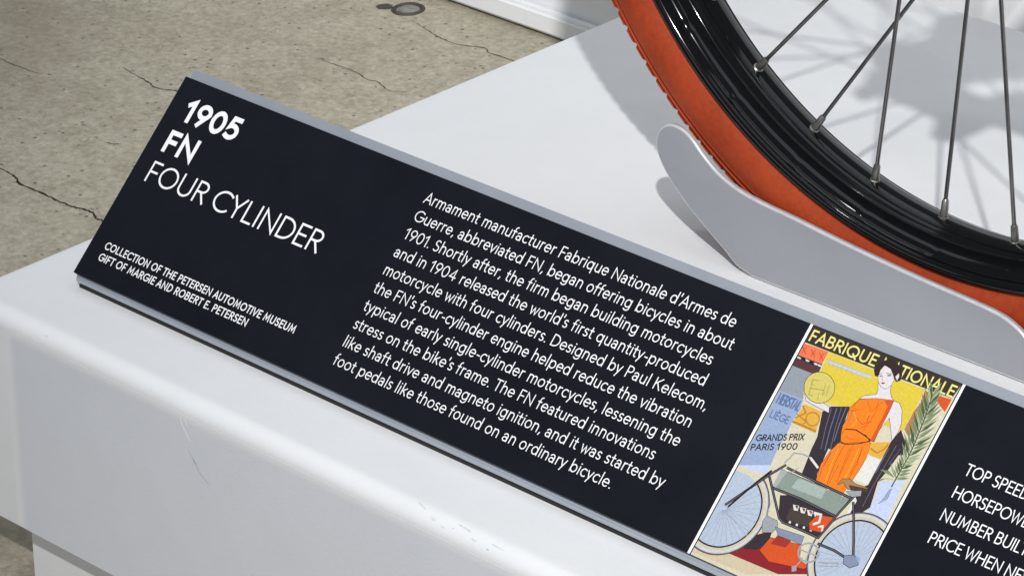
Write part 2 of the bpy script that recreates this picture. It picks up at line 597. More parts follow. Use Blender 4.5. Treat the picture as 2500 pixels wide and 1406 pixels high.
# ------------------------------------------------------------------ wheel chock
chock = thing('wheel_chock', 'grey powder coated wheel chock with upturned rounded end clamping the orange tyre', 'wheel chock', (0.41, 0.376, 0.0))
OUT = [(.3424, 0.0006), (.3297, .0043), (.3194, .0116), (.3051, .021), (.2896, .032), (.2752, .0450), (.2662, .0565), (.2632, .0667), (.2662, .0768), (.2735, .0822), (.2815, .0828), (.2880, .0808), (.2945, .0765), (.3016, .0702), (.3131, .0622), (.3283, .0562), (.3483, .0528), (.373, .0508), (.4034, .0476), (.4334, .0449), (.4686, .0424), (.5032, .0406), (.5259, .0388), (.5373, .0357), (.5459, .0309), (.553, .0225), (.557, .0120), (.558, 0.0006)]
sm = smooth_open([(x, z, 0) for x, z in OUT], 4)
outline = [(p[0], p[1]) for p in sm]
Y_NEAR = 0.3419
keep(prism_xz(outline, Y_NEAR, Y_NEAR + 0.0040, 0.0014, 'side_plate', M_CHOCK, None, 3), chock)
keep(prism_xz(outline, 0.4050, 0.4090, 0.0014, 'side_plate', M_CHOCK, None, 3), chock)
M_EDGE = plain('edge_highlight_grey', (0.60, 0.61, 0.63), 0.28, metal=0.2, spec=0.6, var=0.12, vscale=120)
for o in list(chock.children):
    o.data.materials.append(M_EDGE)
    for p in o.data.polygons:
        if 0.15 < abs(p.normal.y) < 0.97:            # edge highlight painted on the bevel as a lighter grey
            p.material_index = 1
bm = bmesh.new()
bmesh.ops.create_cube(bm, size=1)
bmesh.ops.scale(bm, vec=(0.075, 0.0589, 0.003), verts=bm.verts)
bmesh.ops.translate(bm, vec=(0.385, 0.37545, 0.0021), verts=bm.verts)
keep(bm_obj('base_strap', bm, M_CHOCK, None), chock)

# ------------------------------------------------------------------ motorcycle: wheel in the chock
bike = thing('motorcycle', 'antique motorcycle wheel with orange rubber tyre, glossy black rim and steel spokes', 'motorcycle', (WC.x, WC.y, 0.0))
TW, TR, TC = 0.0275, 0.0272, 0.3040


def tyre_profile():
    pts = []
    # from the near bead, round the near sidewall, over the tread, to the far bead
    for a in range(-62, 63, 4):
        # parametric angle from -180 (inner near) to 180
        pass
    for k in range(91):
        s = -1 + 2 * k / 90
        ang = s * math.radians(148)
        y = TW * math.sin(ang)
        r = TC + TR * math.cos(ang)
        pts.append((y, r, ang))
    return pts


TP = tyre_profile()
PITCH = 168
SEG = PITCH * 8


def tmod(i, j, y, r):
    if j >= len(TP):
        return y, r
    ang = math.degrees(TP[j][2])
    a = abs(ang)
    ph = i % 8
    # squarer tread shoulder with two fine circumferential ribs and cross cuts
    if a < 52:
        k = 1.0
        grow = 0.0011
        if 36 < a < 52:
            cut = (ph in (0, 1))
            grow = 0.0001 if cut else 0.0018
        elif a < 30 and int((a + 3) // 7) % 2 == 0:
            grow = 0.0003
        rr = TR + grow
        return TW / TR * rr * math.sin(math.radians(ang)) if False else y * (1 + grow / TR), TC + rr * math.cos(math.radians(ang))
    if 52 <= a < 57:
        return y * (1 - 0.0012 / TW), r - 0.0008
    if 57 <= a < 62:
        return y * (1 + 0.0011 / TW), r + 0.0004
    if 62 <= a < 66:
        return y * (1 - 0.0008 / TW), r
    if 66 <= a < 70:
        return y * (1 + 0.0007 / TW), r
    return y, r


prof = [(y, r) for y, r, a in TP]
vs, fs = revolve(prof, WC, SEG, tmod)
tyre = keep(mesh_obj('tyre', vs, fs, M_TYRE, None, True, 28), bike)



def bez(p0, p1, p2, n=8):
    return [tuple((1 - t) ** 2 * a + 2 * t * (1 - t) * b + t * t * c for a, b, c in zip(p0, p1, p2)) for t in (i / n for i in range(n + 1))]


roll = [(-.0222 + .0036 * math.cos(math.radians(t)), .2848 + .0036 * math.sin(math.radians(t))) for t in range(95, 271, 11)]
bead = [(-.0131 + .0011 * math.cos(math.radians(t)), .2712 + .0011 * math.sin(math.radians(t))) for t in range(190, 301, 15)]
groove = bez(roll[-1], (-.0156, .2816), bead[0], 12)[1:-1]
shoulder = bead
crown = [(math.sin(math.radians(t)) * .0187, 0.2655 + .0187 * (1 - math.cos(math.radians(t)))) for t in range(-39, 40, 3)]
half = roll + groove + shoulder
inner = half + crown + [(-y, r) for y, r in reversed(half)]
outer = [(.018, .2880), (.008, .2790), (0.0, .2770), (-.008, .2790), (-.018, .2880)]
rimprof = inner + outer
RSEG = 1440


def rmod(i, j, y, r):
    # shallow dents pressed beside the spoke seats, on both sides of the well
    if .0150 < abs(y) < .0215 and r < .2815:
        ph = (360.0 * i / RSEG - (-126.1)) % 11.25
        d = min(ph, 11.25 - ph)
        if d < .9:
            k = math.cos(d / .9 * math.pi / 2) * math.cos((abs(y) - .0182) / .0035 * math.pi / 2)
            return y, r + .0004 * max(0, k)
    return y, r


vs, fs = revolve(rimprof, WC, RSEG, rmod)
rim = keep(mesh_obj('rim', vs, fs, M_RIM, None, True, 40), bike)

# spokes: two flanges, crossed lacing, 32 in all
REL = (54, 54, -40, -56)
SIDE = (-1, 1, -1, 1)
NS = 32
A0 = -127.8
HR, HY, HW = 0.028, 0.032, WC
for k in range(NS):
    a = math.radians(A0 + 360.0 * k / NS)
    side, rel = SIDE[k % 4], REL[k % 4]
    N0 = WC + Vector((.2684 * math.cos(a), 0, .2684 * math.sin(a)))
    h = a + math.radians(rel)
    H = WC + Vector((HR * math.cos(h), side * HY, HR * math.sin(h)))
    d = (H - N0).normalized()
    v1, f1 = tube(N0 + d * 0.010, H, 0.00130, 10)
    sp = keep(mesh_obj('spoke', v1, f1, M_SPOKE, None, True, 40), bike)
    # nipple: hexagon-shouldered barrel with a chamfered tip
    secs = [(0.000, .0033), (0.0026, .0033), (0.0031, .0025), (0.0125, .0022), (0.0140, .0015)]
    vs, fs = [], []
    x = d.orthogonal().normalized()
    y = d.cross(x)
    for s, r in secs:
        for i in range(12):
            t = 2 * math.pi * i / 12
            vs.append(N0 + d * (s + 0.0005) + r * (x * math.cos(t) + y * math.sin(t)))
    for j in range(len(secs) - 1):
        for i in range(12):
            fs.append((j * 12 + i, j * 12 + (i + 1) % 12, (j + 1) * 12 + (i + 1) % 12, (j + 1) * 12 + i))
    fs.append(tuple(range(12)))
    fs.append(tuple((len(secs) - 1) * 12 + i for i in range(12)))
    np_ = mesh_obj('nipple', vs, fs, M_NIPPLE, None, True, 40)
    np_.parent = sp

# hub, drive ring and chain stay above the frame; they cast the broad shadow on the deck
hubp = [(-.040, .012), (-.040, .018), (-.0345, .019), (-.0345, .033), (-.0300, .033), (-.0295, .020), (.0295, .020), (.0300, .033), (.0345, .033), (.0345, .019), (.040, .018), (.040, .012)]
vs, fs = revolve(hubp, WC, 48)
keep(mesh_obj('hub', vs, fs, M_BIKE, None, True, 30), bike)
v1, f1 = tube(WC + Vector((0, -.085, 0)), WC + Vector((0, .085, 0)), .0075, 16)
keep(mesh_obj('axle', v1, f1, M_SPOKE, None, True, 40), bike)
CASE = [(.4700, .3361), (.4722, .3440), (.4817, .3598), (.4919, .3856), (.5137, .4060), (.5342, .4271), (.5479, .4517), (.600, .520), (.660, .600), (.700, .585), (.625, .478), (.5715, .4263), (.5493, .4074), (.5453, .3947), (.5330, .3855), (.5314, .3771), (.5128, .3484), (.5166, .3485), (.5381, .3480), (.5528, .3523), (.5751, .3760), (.612, .402), (.650, .392), (.610, .355), (.5732, .3380), (.5476, .3055), (.5313, .2939), (.5216, .2954), (.5270, .3192), (.5083, .3228), (.4847, .3244)]
keep(prism_xz(CASE, WC.y - .0735, WC.y - .0665, .001, 'drive_case', M_BIKE, None), bike)
for y in (-.052, .052):
    v1, f1 = tube(WC + Vector((0, y, 0)), WC + Vector((.46, y * .5, .33)), .011, 14)
    keep(mesh_obj('frame_tube', v1, f1, M_BIKE, None, True, 40), bike)
    v1, f1 = tube(WC + Vector((0, y, 0)), WC + Vector((.62, y * .6, -.02)), .012, 14)
    keep(mesh_obj('frame_tube', v1, f1, M_BIKE, None, True, 40), bike)

# ------------------------------------------------------------------ label stand
label = thing('label_stand', 'sloping black museum label with white text on a grey metal stand', 'label stand', (0.4457, 0.0534, 0.0))
BL = Vector((0.04755, 0.05145, 0.01124))
TV = Vector((0, math.sqrt(.5), math.sqrt(.5)))
NV = Vector((0, -math.sqrt(.5), math.sqrt(.5)))
PWID, PHGT = 0.800, 0.139


def lp(u, v, n=0.0):
    """panel millimetres -> world metres"""
    return BL + Vector((u / 1000.0, 0, 0)) + TV * (v / 1000.0) + NV * (n / 1000.0)


vs = [lp(u, v, n) for n in (0, -3.6) for u, v in ((0, 0), (800, 0), (800, 139), (0, 139))]
fs = [(0, 1, 2, 3), (7, 6, 5, 4), (0, 4, 5, 1), (1, 5, 6, 2), (2, 6, 7, 3), (3, 7, 4, 0)]
panel = mesh_obj('label_panel', vs, fs, [M_PANEL, M_PANEL_EDGE], None)
for p in panel.data.polygons:
    if p.index > 1:
        p.material_index = 1
keep(panel, label)

# bent sheet bracket: flat foot, tight fold at the front, sloping back plate
T = 0.0024


def yz(v, n):
    q = lp(0, v, n)
    return (q.y, q.z)


NC = -3.7 - T * 500
Z0 = 0.0023
r = 0.0025
z_foot = Z0 + T / 2
p_s0, p_s1 = Vector(yz(0, NC)), Vector(yz(145.6, NC))
k = math.sqrt(.5)
cz = z_foot + r
vt = (cz + r * k - p_s0.y) / k
pt = p_s0 + Vector((k, k)) * vt                    # where the plate leaves the fold
c = pt + Vector((k, -k)) * r
path = [(0.118, z_foot), (c.x, z_foot)]
for i in range(1, 15):
    a = math.radians(-90 - 135 * i / 14)
    path.append((c.x + r * math.cos(a), c.y + r * math.sin(a)))
path.append(tuple(p_s1))
vs, fs = [], []
m = len(path)
for i, (y, z) in enumerate(path):
    a, b = Vector(path[max(0, i - 1)]), Vector(path[min(m - 1, i + 1)])
    d = (b - a).normalized()
    nn = Vector((-d.y, d.x)) * T / 2
    for x in (BL.x + 0.0004, BL.x + .7996):
        vs.append((x, y + nn.x, z + nn.y))
        vs.append((x, y - nn.x, z - nn.y))
for i in range(m - 1):
    k, l = 4 * i, 4 * i + 4
    fs += [(k, k + 2, l + 2, l), (k + 1, l + 1, l + 3, k + 3), (k, l, l + 1, k + 1), (k + 2, k + 3, l + 3, l + 2)]
fs += [(0, 1, 3, 2), (4 * m - 4, 4 * m - 2, 4 * m - 1, 4 * m - 3)]
keep(mesh_obj('bracket', vs, fs, M_BRACKET, None, True, 40), label)
bm = bmesh.new()
bmesh.ops.create_cube(bm, size=1)
bmesh.ops.scale(bm, vec=(0.7985, 0.010, 0.0021), verts=bm.verts)
bmesh.ops.translate(bm, vec=(BL.x + .4, c.x + 0.0030, 0.00115), verts=bm.verts)
keep(bm_obj('gap_shadow_strip', bm, M_GAP_BLACK, None), label)  # dark strip standing in for the contact shadow under the bracket fold
bm = bmesh.new()
bmesh.ops.create_cube(bm, size=1)
bmesh.ops.scale(bm, vec=(0.7985, 0.010, 0.0021), verts=bm.verts)
bmesh.ops.translate(bm, vec=(BL.x + .4, 0.110, 0.00115), verts=bm.verts)
keep(bm_obj('gap_shadow_strip', bm, M_GAP_BLACK, None), label)

# ------------------------------------------------------------------ lettering: monoline strokes set as flat print


def arc(cx, cy, rx, ry, a0, a1, n=12):
    return [(cx + rx * math.cos(math.radians(a0 + (a1 - a0) * i / n)), cy + ry * math.sin(math.radians(a0 + (a1 - a0) * i / n))) for i in range(n + 1)]


X = 0.67
G = {}


def g(ch, adv, *strokes):
    G[ch] = (adv, strokes)


g(' ', .20)
g('A', .72, [(0, 0), (.36, 1), (.72, 0)], [(.13, .32), (.59, .32)])
g('B', .54, [(0, 0), (0, 1), (.24, 1)] + arc(.26, .77, .22, .23, 90, -90)[0:] + [(0, .54)], [(.20, .54)] + arc(.28, .27, .26, .27, 90, -90) + [(0, 0)])
g('C', .78, arc(.48, .5, .48, .5, 48, 312, 20))
g('D', .70, [(0, 0), (0, 1), (.22, 1)] + arc(.22, .5, .48, .5, 90, -90, 16) + [(0, 0)])
g('E', .46, [(.46, 1), (0, 1), (0, 0), (.46, 0)], [(0, .52), (.40, .52)])
g('F', .44, [(.44, 1), (0, 1), (0, 0)], [(0, .50), (.38, .50)])
g('G', .84, arc(.48, .5, .48, .5, 48, 360, 22)[:-1] + [(.96, .46), (.58, .46)])
G['G'] = (.84, [arc(.48, .5, .48, .5, 46, 350, 22), [(.945, .46), (.56, .46)]])
g('H', .66, [(0, 0), (0, 1)], [(.66, 0), (.66, 1)], [(0, .52), (.66, .52)])
g('I', .0, [(0, 0), (0, 1)])
g('K', .58, [(0, 0), (0, 1)], [(.54, 1), (0.02, .46)], [(.17, .60), (.58, 0)])
g('L', .42, [(0, 1), (0, 0), (.42, 0)])
g('M', .86, [(0, 0), (.10, 1), (.43, .22), (.76, 1), (.86, 0)])
g('N', .68, [(0, 0), (0, 1), (.68, 0), (.68, 1)])
g('O', .90, arc(.45, .5, .45, .5, 90, 450, 28))
g('P', .50, [(0, 0), (0, 1), (.23, 1)] + arc(.24, .74, .26, .26, 90, -90) + [(0, .48)])
g('Q', .98, arc(.49, .5, .49, .5, 90, 450, 28), [(.58, .28), (.92, -.08)])
g('R', .54, [(0, 0), (0, 1), (.23, 1)] + arc(.24, .75, .26, .25, 90, -90) + [(0, .50)], [(.24, .50), (.54, 0)])
g('S', .46, arc(.24, .755, .215, .245, 40, 225, 12) + arc(.22, .255, .245, .255, 62, -140, 12))
g('T', .58, [(.29, 0), (.29, 1)], [(0, 1), (.58, 1)])
g('U', .64, [(0, 1), (0, .34)] + arc(.32, .33, .32, .33, 180, 360, 14) + [(.64, 1)])
g('V', .68, [(0, 1), (.34, 0), (.68, 1)])
g('W', 1.04, [(0, 1), (.27, 0), (.52, .94), (.77, 0), (1.04, 1)])
g('X', .60, [(0, 1), (.60, 0)], [(.60, 1), (0, 0)])
g('Y', .62, [(0, 1), (.31, .46), (.62, 1)], [(.31, .46), (.31, 0)])
g('0', .60, arc(.30, .5, .30, .5, 90, 450, 24))
g('1', .26, [(0, .80), (.24, 1), (.24, 0)])
g('4', .60, [(.44, 0), (.44, 1), (0, .27), (.60, .27)])
g('5', .52, [(.46, 1), (.12, 1), (.06, .56)] + arc(.22, .315, .30, .315, 108, -128, 14))
g('9', .56, arc(.28, .70, .28, .30, 0, 360, 20), [(.545, .62), (.20, 0)])
# lower case
bowl = lambda cx: arc(cx, X / 2, .27, X / 2, 90, 450, 20)
g('a', .50, arc(.25, X / 2, .25, X / 2, 90, 450, 18), [(.50, 0), (.50, X)])
G['a'] = (.44, [[(.03, .55)] + arc(.22, .45, .205, .22, 128, 0, 8) + [(.425, 0)], arc(.205, .185, .205, .185, 20, 340, 14), [(.42, .34), (.25, .37)]])
g('b', .55, [(0, 0), (0, 1.06)], arc(.28, X / 2, .27, X / 2, 90, 450, 18))
g('c', .46, arc(.28, X / 2, .28, X / 2, 52, 308, 14))
g('d', .55, [(.55, 0), (.55, 1.06)], arc(.27, X / 2, .27, X / 2, 90, 450, 18))
g('e', .53, [(.015, .345), (.53, .345)] + arc(.27, X / 2, .265, X / 2, 2, 312, 18))
g('f', .26, [(.10, 0), (.10, .86)] + arc(.27, .86, .17, .20, 180, 95, 6), [(-.04, X - .02), (.26, X - .02)])
g('g', .54, arc(.27, X / 2, .27, X / 2, 90, 450, 18), [(.54, X), (.54, -.06)] + arc(.28, -.06, .26, .24, 0, -142, 9))
g('h', .46, [(0, 0), (0, 1.06)], [(0, .40)] + arc(.23, .42, .23, .25, 180, 0, 10) + [(.46, 0)])
g('i', .0, [(0, 0), (0, X)], [(-.012, .93), (.012, .93)])
g('k', .44, [(0, 0), (0, 1.06)], [(.40, X), (.02, .32)], [(.14, .42), (.44, 0)])
g('l', .0, [(0, 0), (0, 1.06)])
g('m', .78, [(0, 0), (0, X)], [(0, .42)] + arc(.195, .44, .195, .23, 180, 0, 9) + [(.39, 0)], [(.39, .42)] + arc(.585, .44, .195, .23, 180, 0, 9) + [(.78, 0)])
g('n', .46, [(0, 0), (0, X)], [(0, .40)] + arc(.23, .42, .23, .25, 180, 0, 10) + [(.46, 0)])
g('o', .56, arc(.28, X / 2, .28, X / 2, 90, 450, 20))
g('p', .55, [(0, -.30), (0, X)], arc(.28, X / 2, .27, X / 2, 90, 450, 18))
g('q', .55, [(.55, -.30), (.55, X)], arc(.27, X / 2, .27, X / 2, 90, 450, 18))
g('r', .25, [(0, 0), (0, X)], [(0, .40)] + arc(.22, .42, .22, .24, 180, 82, 7))
g('s', .35, arc(.185, .50, .160, .165, 40, 225, 9) + arc(.165, .168, .185, .168, 65, -140, 9))
g('t', .26, [(.10, .92), (.10, .16)] + arc(.24, .16, .14, .16, 180, 285, 6), [(-.03, X - .02), (.26, X - .02)])
g('u', .46, [(0, X), (0, .24)] + arc(.23, .24, .23, .24, 180, 360, 10) + [(.46, X)], [(.46, .3), (.46, 0)])
g('v', .48, [(0, X), (.24, 0), (.48, X)])
g('w', .76, [(0, X), (.20, 0), (.38, .60), (.56, 0), (.76, X)])
g('y', .48, [(0, X), (.25, .02)], [(.48, X), (.12, -.30)])
g('.', .0, [(-.015, .02), (.015, .02)])
g(',', .06, [(.05, .05), (-.02, -.15)])
g("'", .0, [(.01, 1.06), (-.01, .82)])
g('-', .24, [(0, .33), (.24, .33)])
G['\u00c8'] = (.46, list(G['E'][1]) + [[(.12, 1.28), (.26, 1.14)]])


def ribbon(pts, w, cap=1.0):
    """list of quads (as point lists) covering a stroked polyline with mitred joints"""
    P = [Vector(p) for p in pts]
    Q = [P[0]]
    for p in P[1:]:
        if (p - Q[-1]).length > 1e-4:
            Q.append(p)
    P = Q
    if len(P) < 2:
        return []
    closed = (P[0] - P[-1]).length < 1e-3 and len(P) > 3
    if closed:
        P = P[:-1]
    n = len(P)
    if not closed:
        P[0] = P[0] + (P[0] - P[1]).normalized() * w / 2 * cap
        P[-1] = P[-1] + (P[-1] - P[-2]).normalized() * w / 2 * cap
    L, R = [], []
    for i in range(n):
        a = P[(i - 1) % n] if (closed or i) else None
        b = P[(i + 1) % n] if (closed or i < n - 1) else None
        d0 = (P[i] - a).normalized() if a is not None else None
        d1 = (b - P[i]).normalized() if b is not None else None
        if d0 is None:
            d0 = d1
        if d1 is None:
            d1 = d0
        n0, n1 = Vector((-d0.y, d0.x)), Vector((-d1.y, d1.x))
        mi = n0 + n1
        if mi.length < 1e-4:
            mi = n0.copy()
        mi.normalize()
        k = min(2.4, 1.0 / max(0.2, mi.dot(n0)))
        L.append(P[i] + mi * w / 2 * k)
        R.append(P[i] - mi * w / 2 * k)
    out = []
    for i in range(n if closed else n - 1):
        j = (i + 1) % n
        out.append([L[i], R[i], R[j], L[j]])
    return out


ROUND = set('CGOQ0cdegoqa')
DIAG = set('AVWYvwyTX')
OPEN_R = set('CEFKLPRTcefkrst-,\'')


def bearings(ch):
    l = .05 if ch in ROUND else (.015 if ch in DIAG else .095)
    if ch in DIAG:
        r = .015
    elif ch in OPEN_R:
        r = .045
    elif ch in set('DOQ0bopsSB59'):
        r = .055
    else:
        r = .095
    if ch in 'tfjs1S5':
        l = .045
    if ch == ' ':
        l = r = 0.06
    return l, r


def set_line(text, u0, v0, height, weight, u1=None, xs=1.0, track=0.0, shear=0.0):
    """stroke polylines for a line of text starting at (u0, v0) mm; fitted to end at u1"""
    w = weight * height
    bw = weight * 0.9
    pos, x = [], 0.0
    prev = None
    for ch in text:
        if prev is not None:
            x += bearings(prev)[1] + bearings(ch)[0] + (bw if ' ' not in (prev, ch) else bw * .5) + track
        pos.append(x)
        x += G[ch][0]
        prev = ch
    nat = x * xs * height
    if u1 is not None:
        xs *= (u1 - u0 - w) / nat
    out = []
    for ch, px0 in zip(text, pos):
        for s in G[ch][1]:
            pts = []
            for px, py in s:
                yy = w / 2 + py * (height - w)
                pts.append((u0 + w / 2 + (px0 + px) * xs * height + shear * yy, v0 + yy))
            out.append(pts)
    return out, w


def flat_print(name, layers, parent, mats, lift):
    """layers: list of (material index, polygon) painted in order -> one flat sheet without overlaps"""
    co, faces, mi = [], [], []
    for m, poly in layers:
        poly = [Vector((p[0], p[1])) for p in poly]
        for tri in tessellate_polygon([[p.to_3d() for p in poly]]):
            a, b, c = (poly[i] for i in tri)
            ar = (b - a).cross(c - a)
            if abs(ar) < 1e-5:
                continue
            k = len(co)
            co += [a, b, c] if ar > 0 else [a, c, b]
            faces.append([k, k + 1, k + 2])
            mi.append(m)
    v, e, f, ov, oe, of = delaunay_2d_cdt(co, [], faces, 1, 1e-5)
    keepf, keepm = [], []
    for fc, src in zip(f, of):
        q = (v[fc[0]] + v[fc[1]] + v[fc[2]]) / 3
        for k in sorted(src, reverse=True):
            a, b, c = (co[i] for i in faces[k])
            if (b - a).cross(q - a) >= -1e-6 and (c - b).cross(q - b) >= -1e-6 and (a - c).cross(q - c) >= -1e-6:
                keepf.append(list(fc))
                keepm.append(mi[k])
                break
    me = bpy.data.meshes.new(name)
    me.from_pydata([lp(p.x, p.y, lift) for p in v], [], keepf)
    for m in mats:
        me.materials.append(m)
    for p, m in zip(me.polygons, keepm):
        p.material_index = m
    bm = bmesh.new()
    bm.from_mesh(me)
    for fc in bm.faces:
        fc.normal_update()
        if fc.normal.dot(NV) < 0:
            fc.normal_flip()
    loose = [q for q in bm.verts if not q.link_faces]
    bmesh.ops.delete(bm, geom=loose, context='VERTS')
    bm.to_mesh(me)
    bm.free()
    o = link(bpy.data.objects.new(name, me))
    o.parent = parent
    return o


def text_obj(name, *args, **kw):
    st, w = set_line(*args, **kw)
    layers = []
    for s in st:
        layers += [(0, q) for q in ribbon(s, w, 1.0)]
    return flat_print(name, layers, panel, [M_INK_WHITE], 0.06)


text_obj('heading_lettering', '1905', 14.2, 112.0, 15.4, .20, u1=62.2)
text_obj('heading_lettering', 'FN', 12.9, 90.0, 15.0, .20, u1=39.4)
text_obj('heading_lettering', 'FOUR CYLINDER', 13.2, 69.0, 14.1, .098, u1=164.2)
text_obj('credit_lettering', 'COLLECTION OF THE PETERSEN AUTOMOTIVE MUSEUM', 12.5, 20.6, 5.1, .152, u1=179.4, track=.05)
text_obj('credit_lettering', 'GIFT OF MARGIE AND ROBERT E. PETERSEN', 12.5, 12.8, 5.1, .152, u1=144.2, track=.05)
BODY = [("Armament manufacturer Fabrique Nationale d'Armes de", 451.6), ("Guerre, abbreviated FN, began offering bicycles in about", 457.0), ("1901. Shortly after, the firm began building motorcycles", 449.8), ("and in 1904 released the world's first quantity-produced", 452.4), ("motorcycle with four cylinders. Designed by Paul Kelecom,", 461.0), ("the FN's four-cylinder engine helped reduce the vibration", 457.0), ("typical of early single-cylinder motorcycles, lessening the", 456.5), ("stress on the bike's frame. The FN featured innovations", 446.4), ("like shaft drive and magneto ignition, and it was started by", 460.5), ("foot pedals like those found on an ordinary bicycle.", 430.4)]
for i, (line, u1) in enumerate(BODY):
    text_obj('body_lettering', line, 216.6, 121.2 - 11.93 * i, 7.1, .094, u1=u1, track=.025)
for i, line in enumerate(('TOP SPEED', 'HORSEPOWER', 'NUMBER BUILT', 'PRICE WHEN NEW')):
    text_obj('statistic_lettering', line, 620.8, 95.2 - 13.15 * i, 6.6, .105, xs=.92)

# ------------------------------------------------------------------ printed picture on the label
INK = dict(ink=(.012, .010, .012), brown=(.030, .024, .018), yellow=(.62, .48, .045), flower=(.72, .16, .065), leafw=(.52, .56, .60), maroon=(.085, .030, .030), slate=(.25, .28, .31), blue1=(.27, .35, .51), blue2=(.47, .54, .72), cream=(.58, .54, .40), cream2=(.52, .49, .40), gold=(.64, .36, .050), ochre=(.42, .19, .020), ochre2=(.36, .28, .06), white=(.66, .64, .60), sand=(.55, .46, .32), crimson=(.22, .012, .018), crimson2=(.30, .03, .02), cloak=(.030, .022, .028), cloakb=(.10, .15, .30), cloakl=(.12, .105, .13), orange=(.80, .19, .010), orange2=(.58, .075, .012), skin=(.64, .60, .62), hair=(.030, .016, .014), disc2=(.40, .46, .56), disc=(.57, .49, .13), pale=(.48, .52, .50), leaf=(.17, .23, .12), leafd=(.065, .10, .045), leafl=(.31, .36, .20), tan=(.34, .19, .085), steel=(.29, .31, .34), steel2=(.20, .24, .33), dark=(.055, .040, .036), dark2=(.07, .035, .02), tank=(.22, .27, .23), tank2=(.33, .39, .36), tank3=(.33, .37, .37), paper=(.88, .88, .88), head=(.72, .66, .22))
INKS = list(INK)
MATS = []
for k in INKS:
    MATS.append(plain('print_' + k, INK[k], 0.5, spec=0.3, var=0.09, vscale=700) if k not in ('ink', 'paper', 'brown') else plain('print_' + k, INK[k], 0.5, spec=0.3))
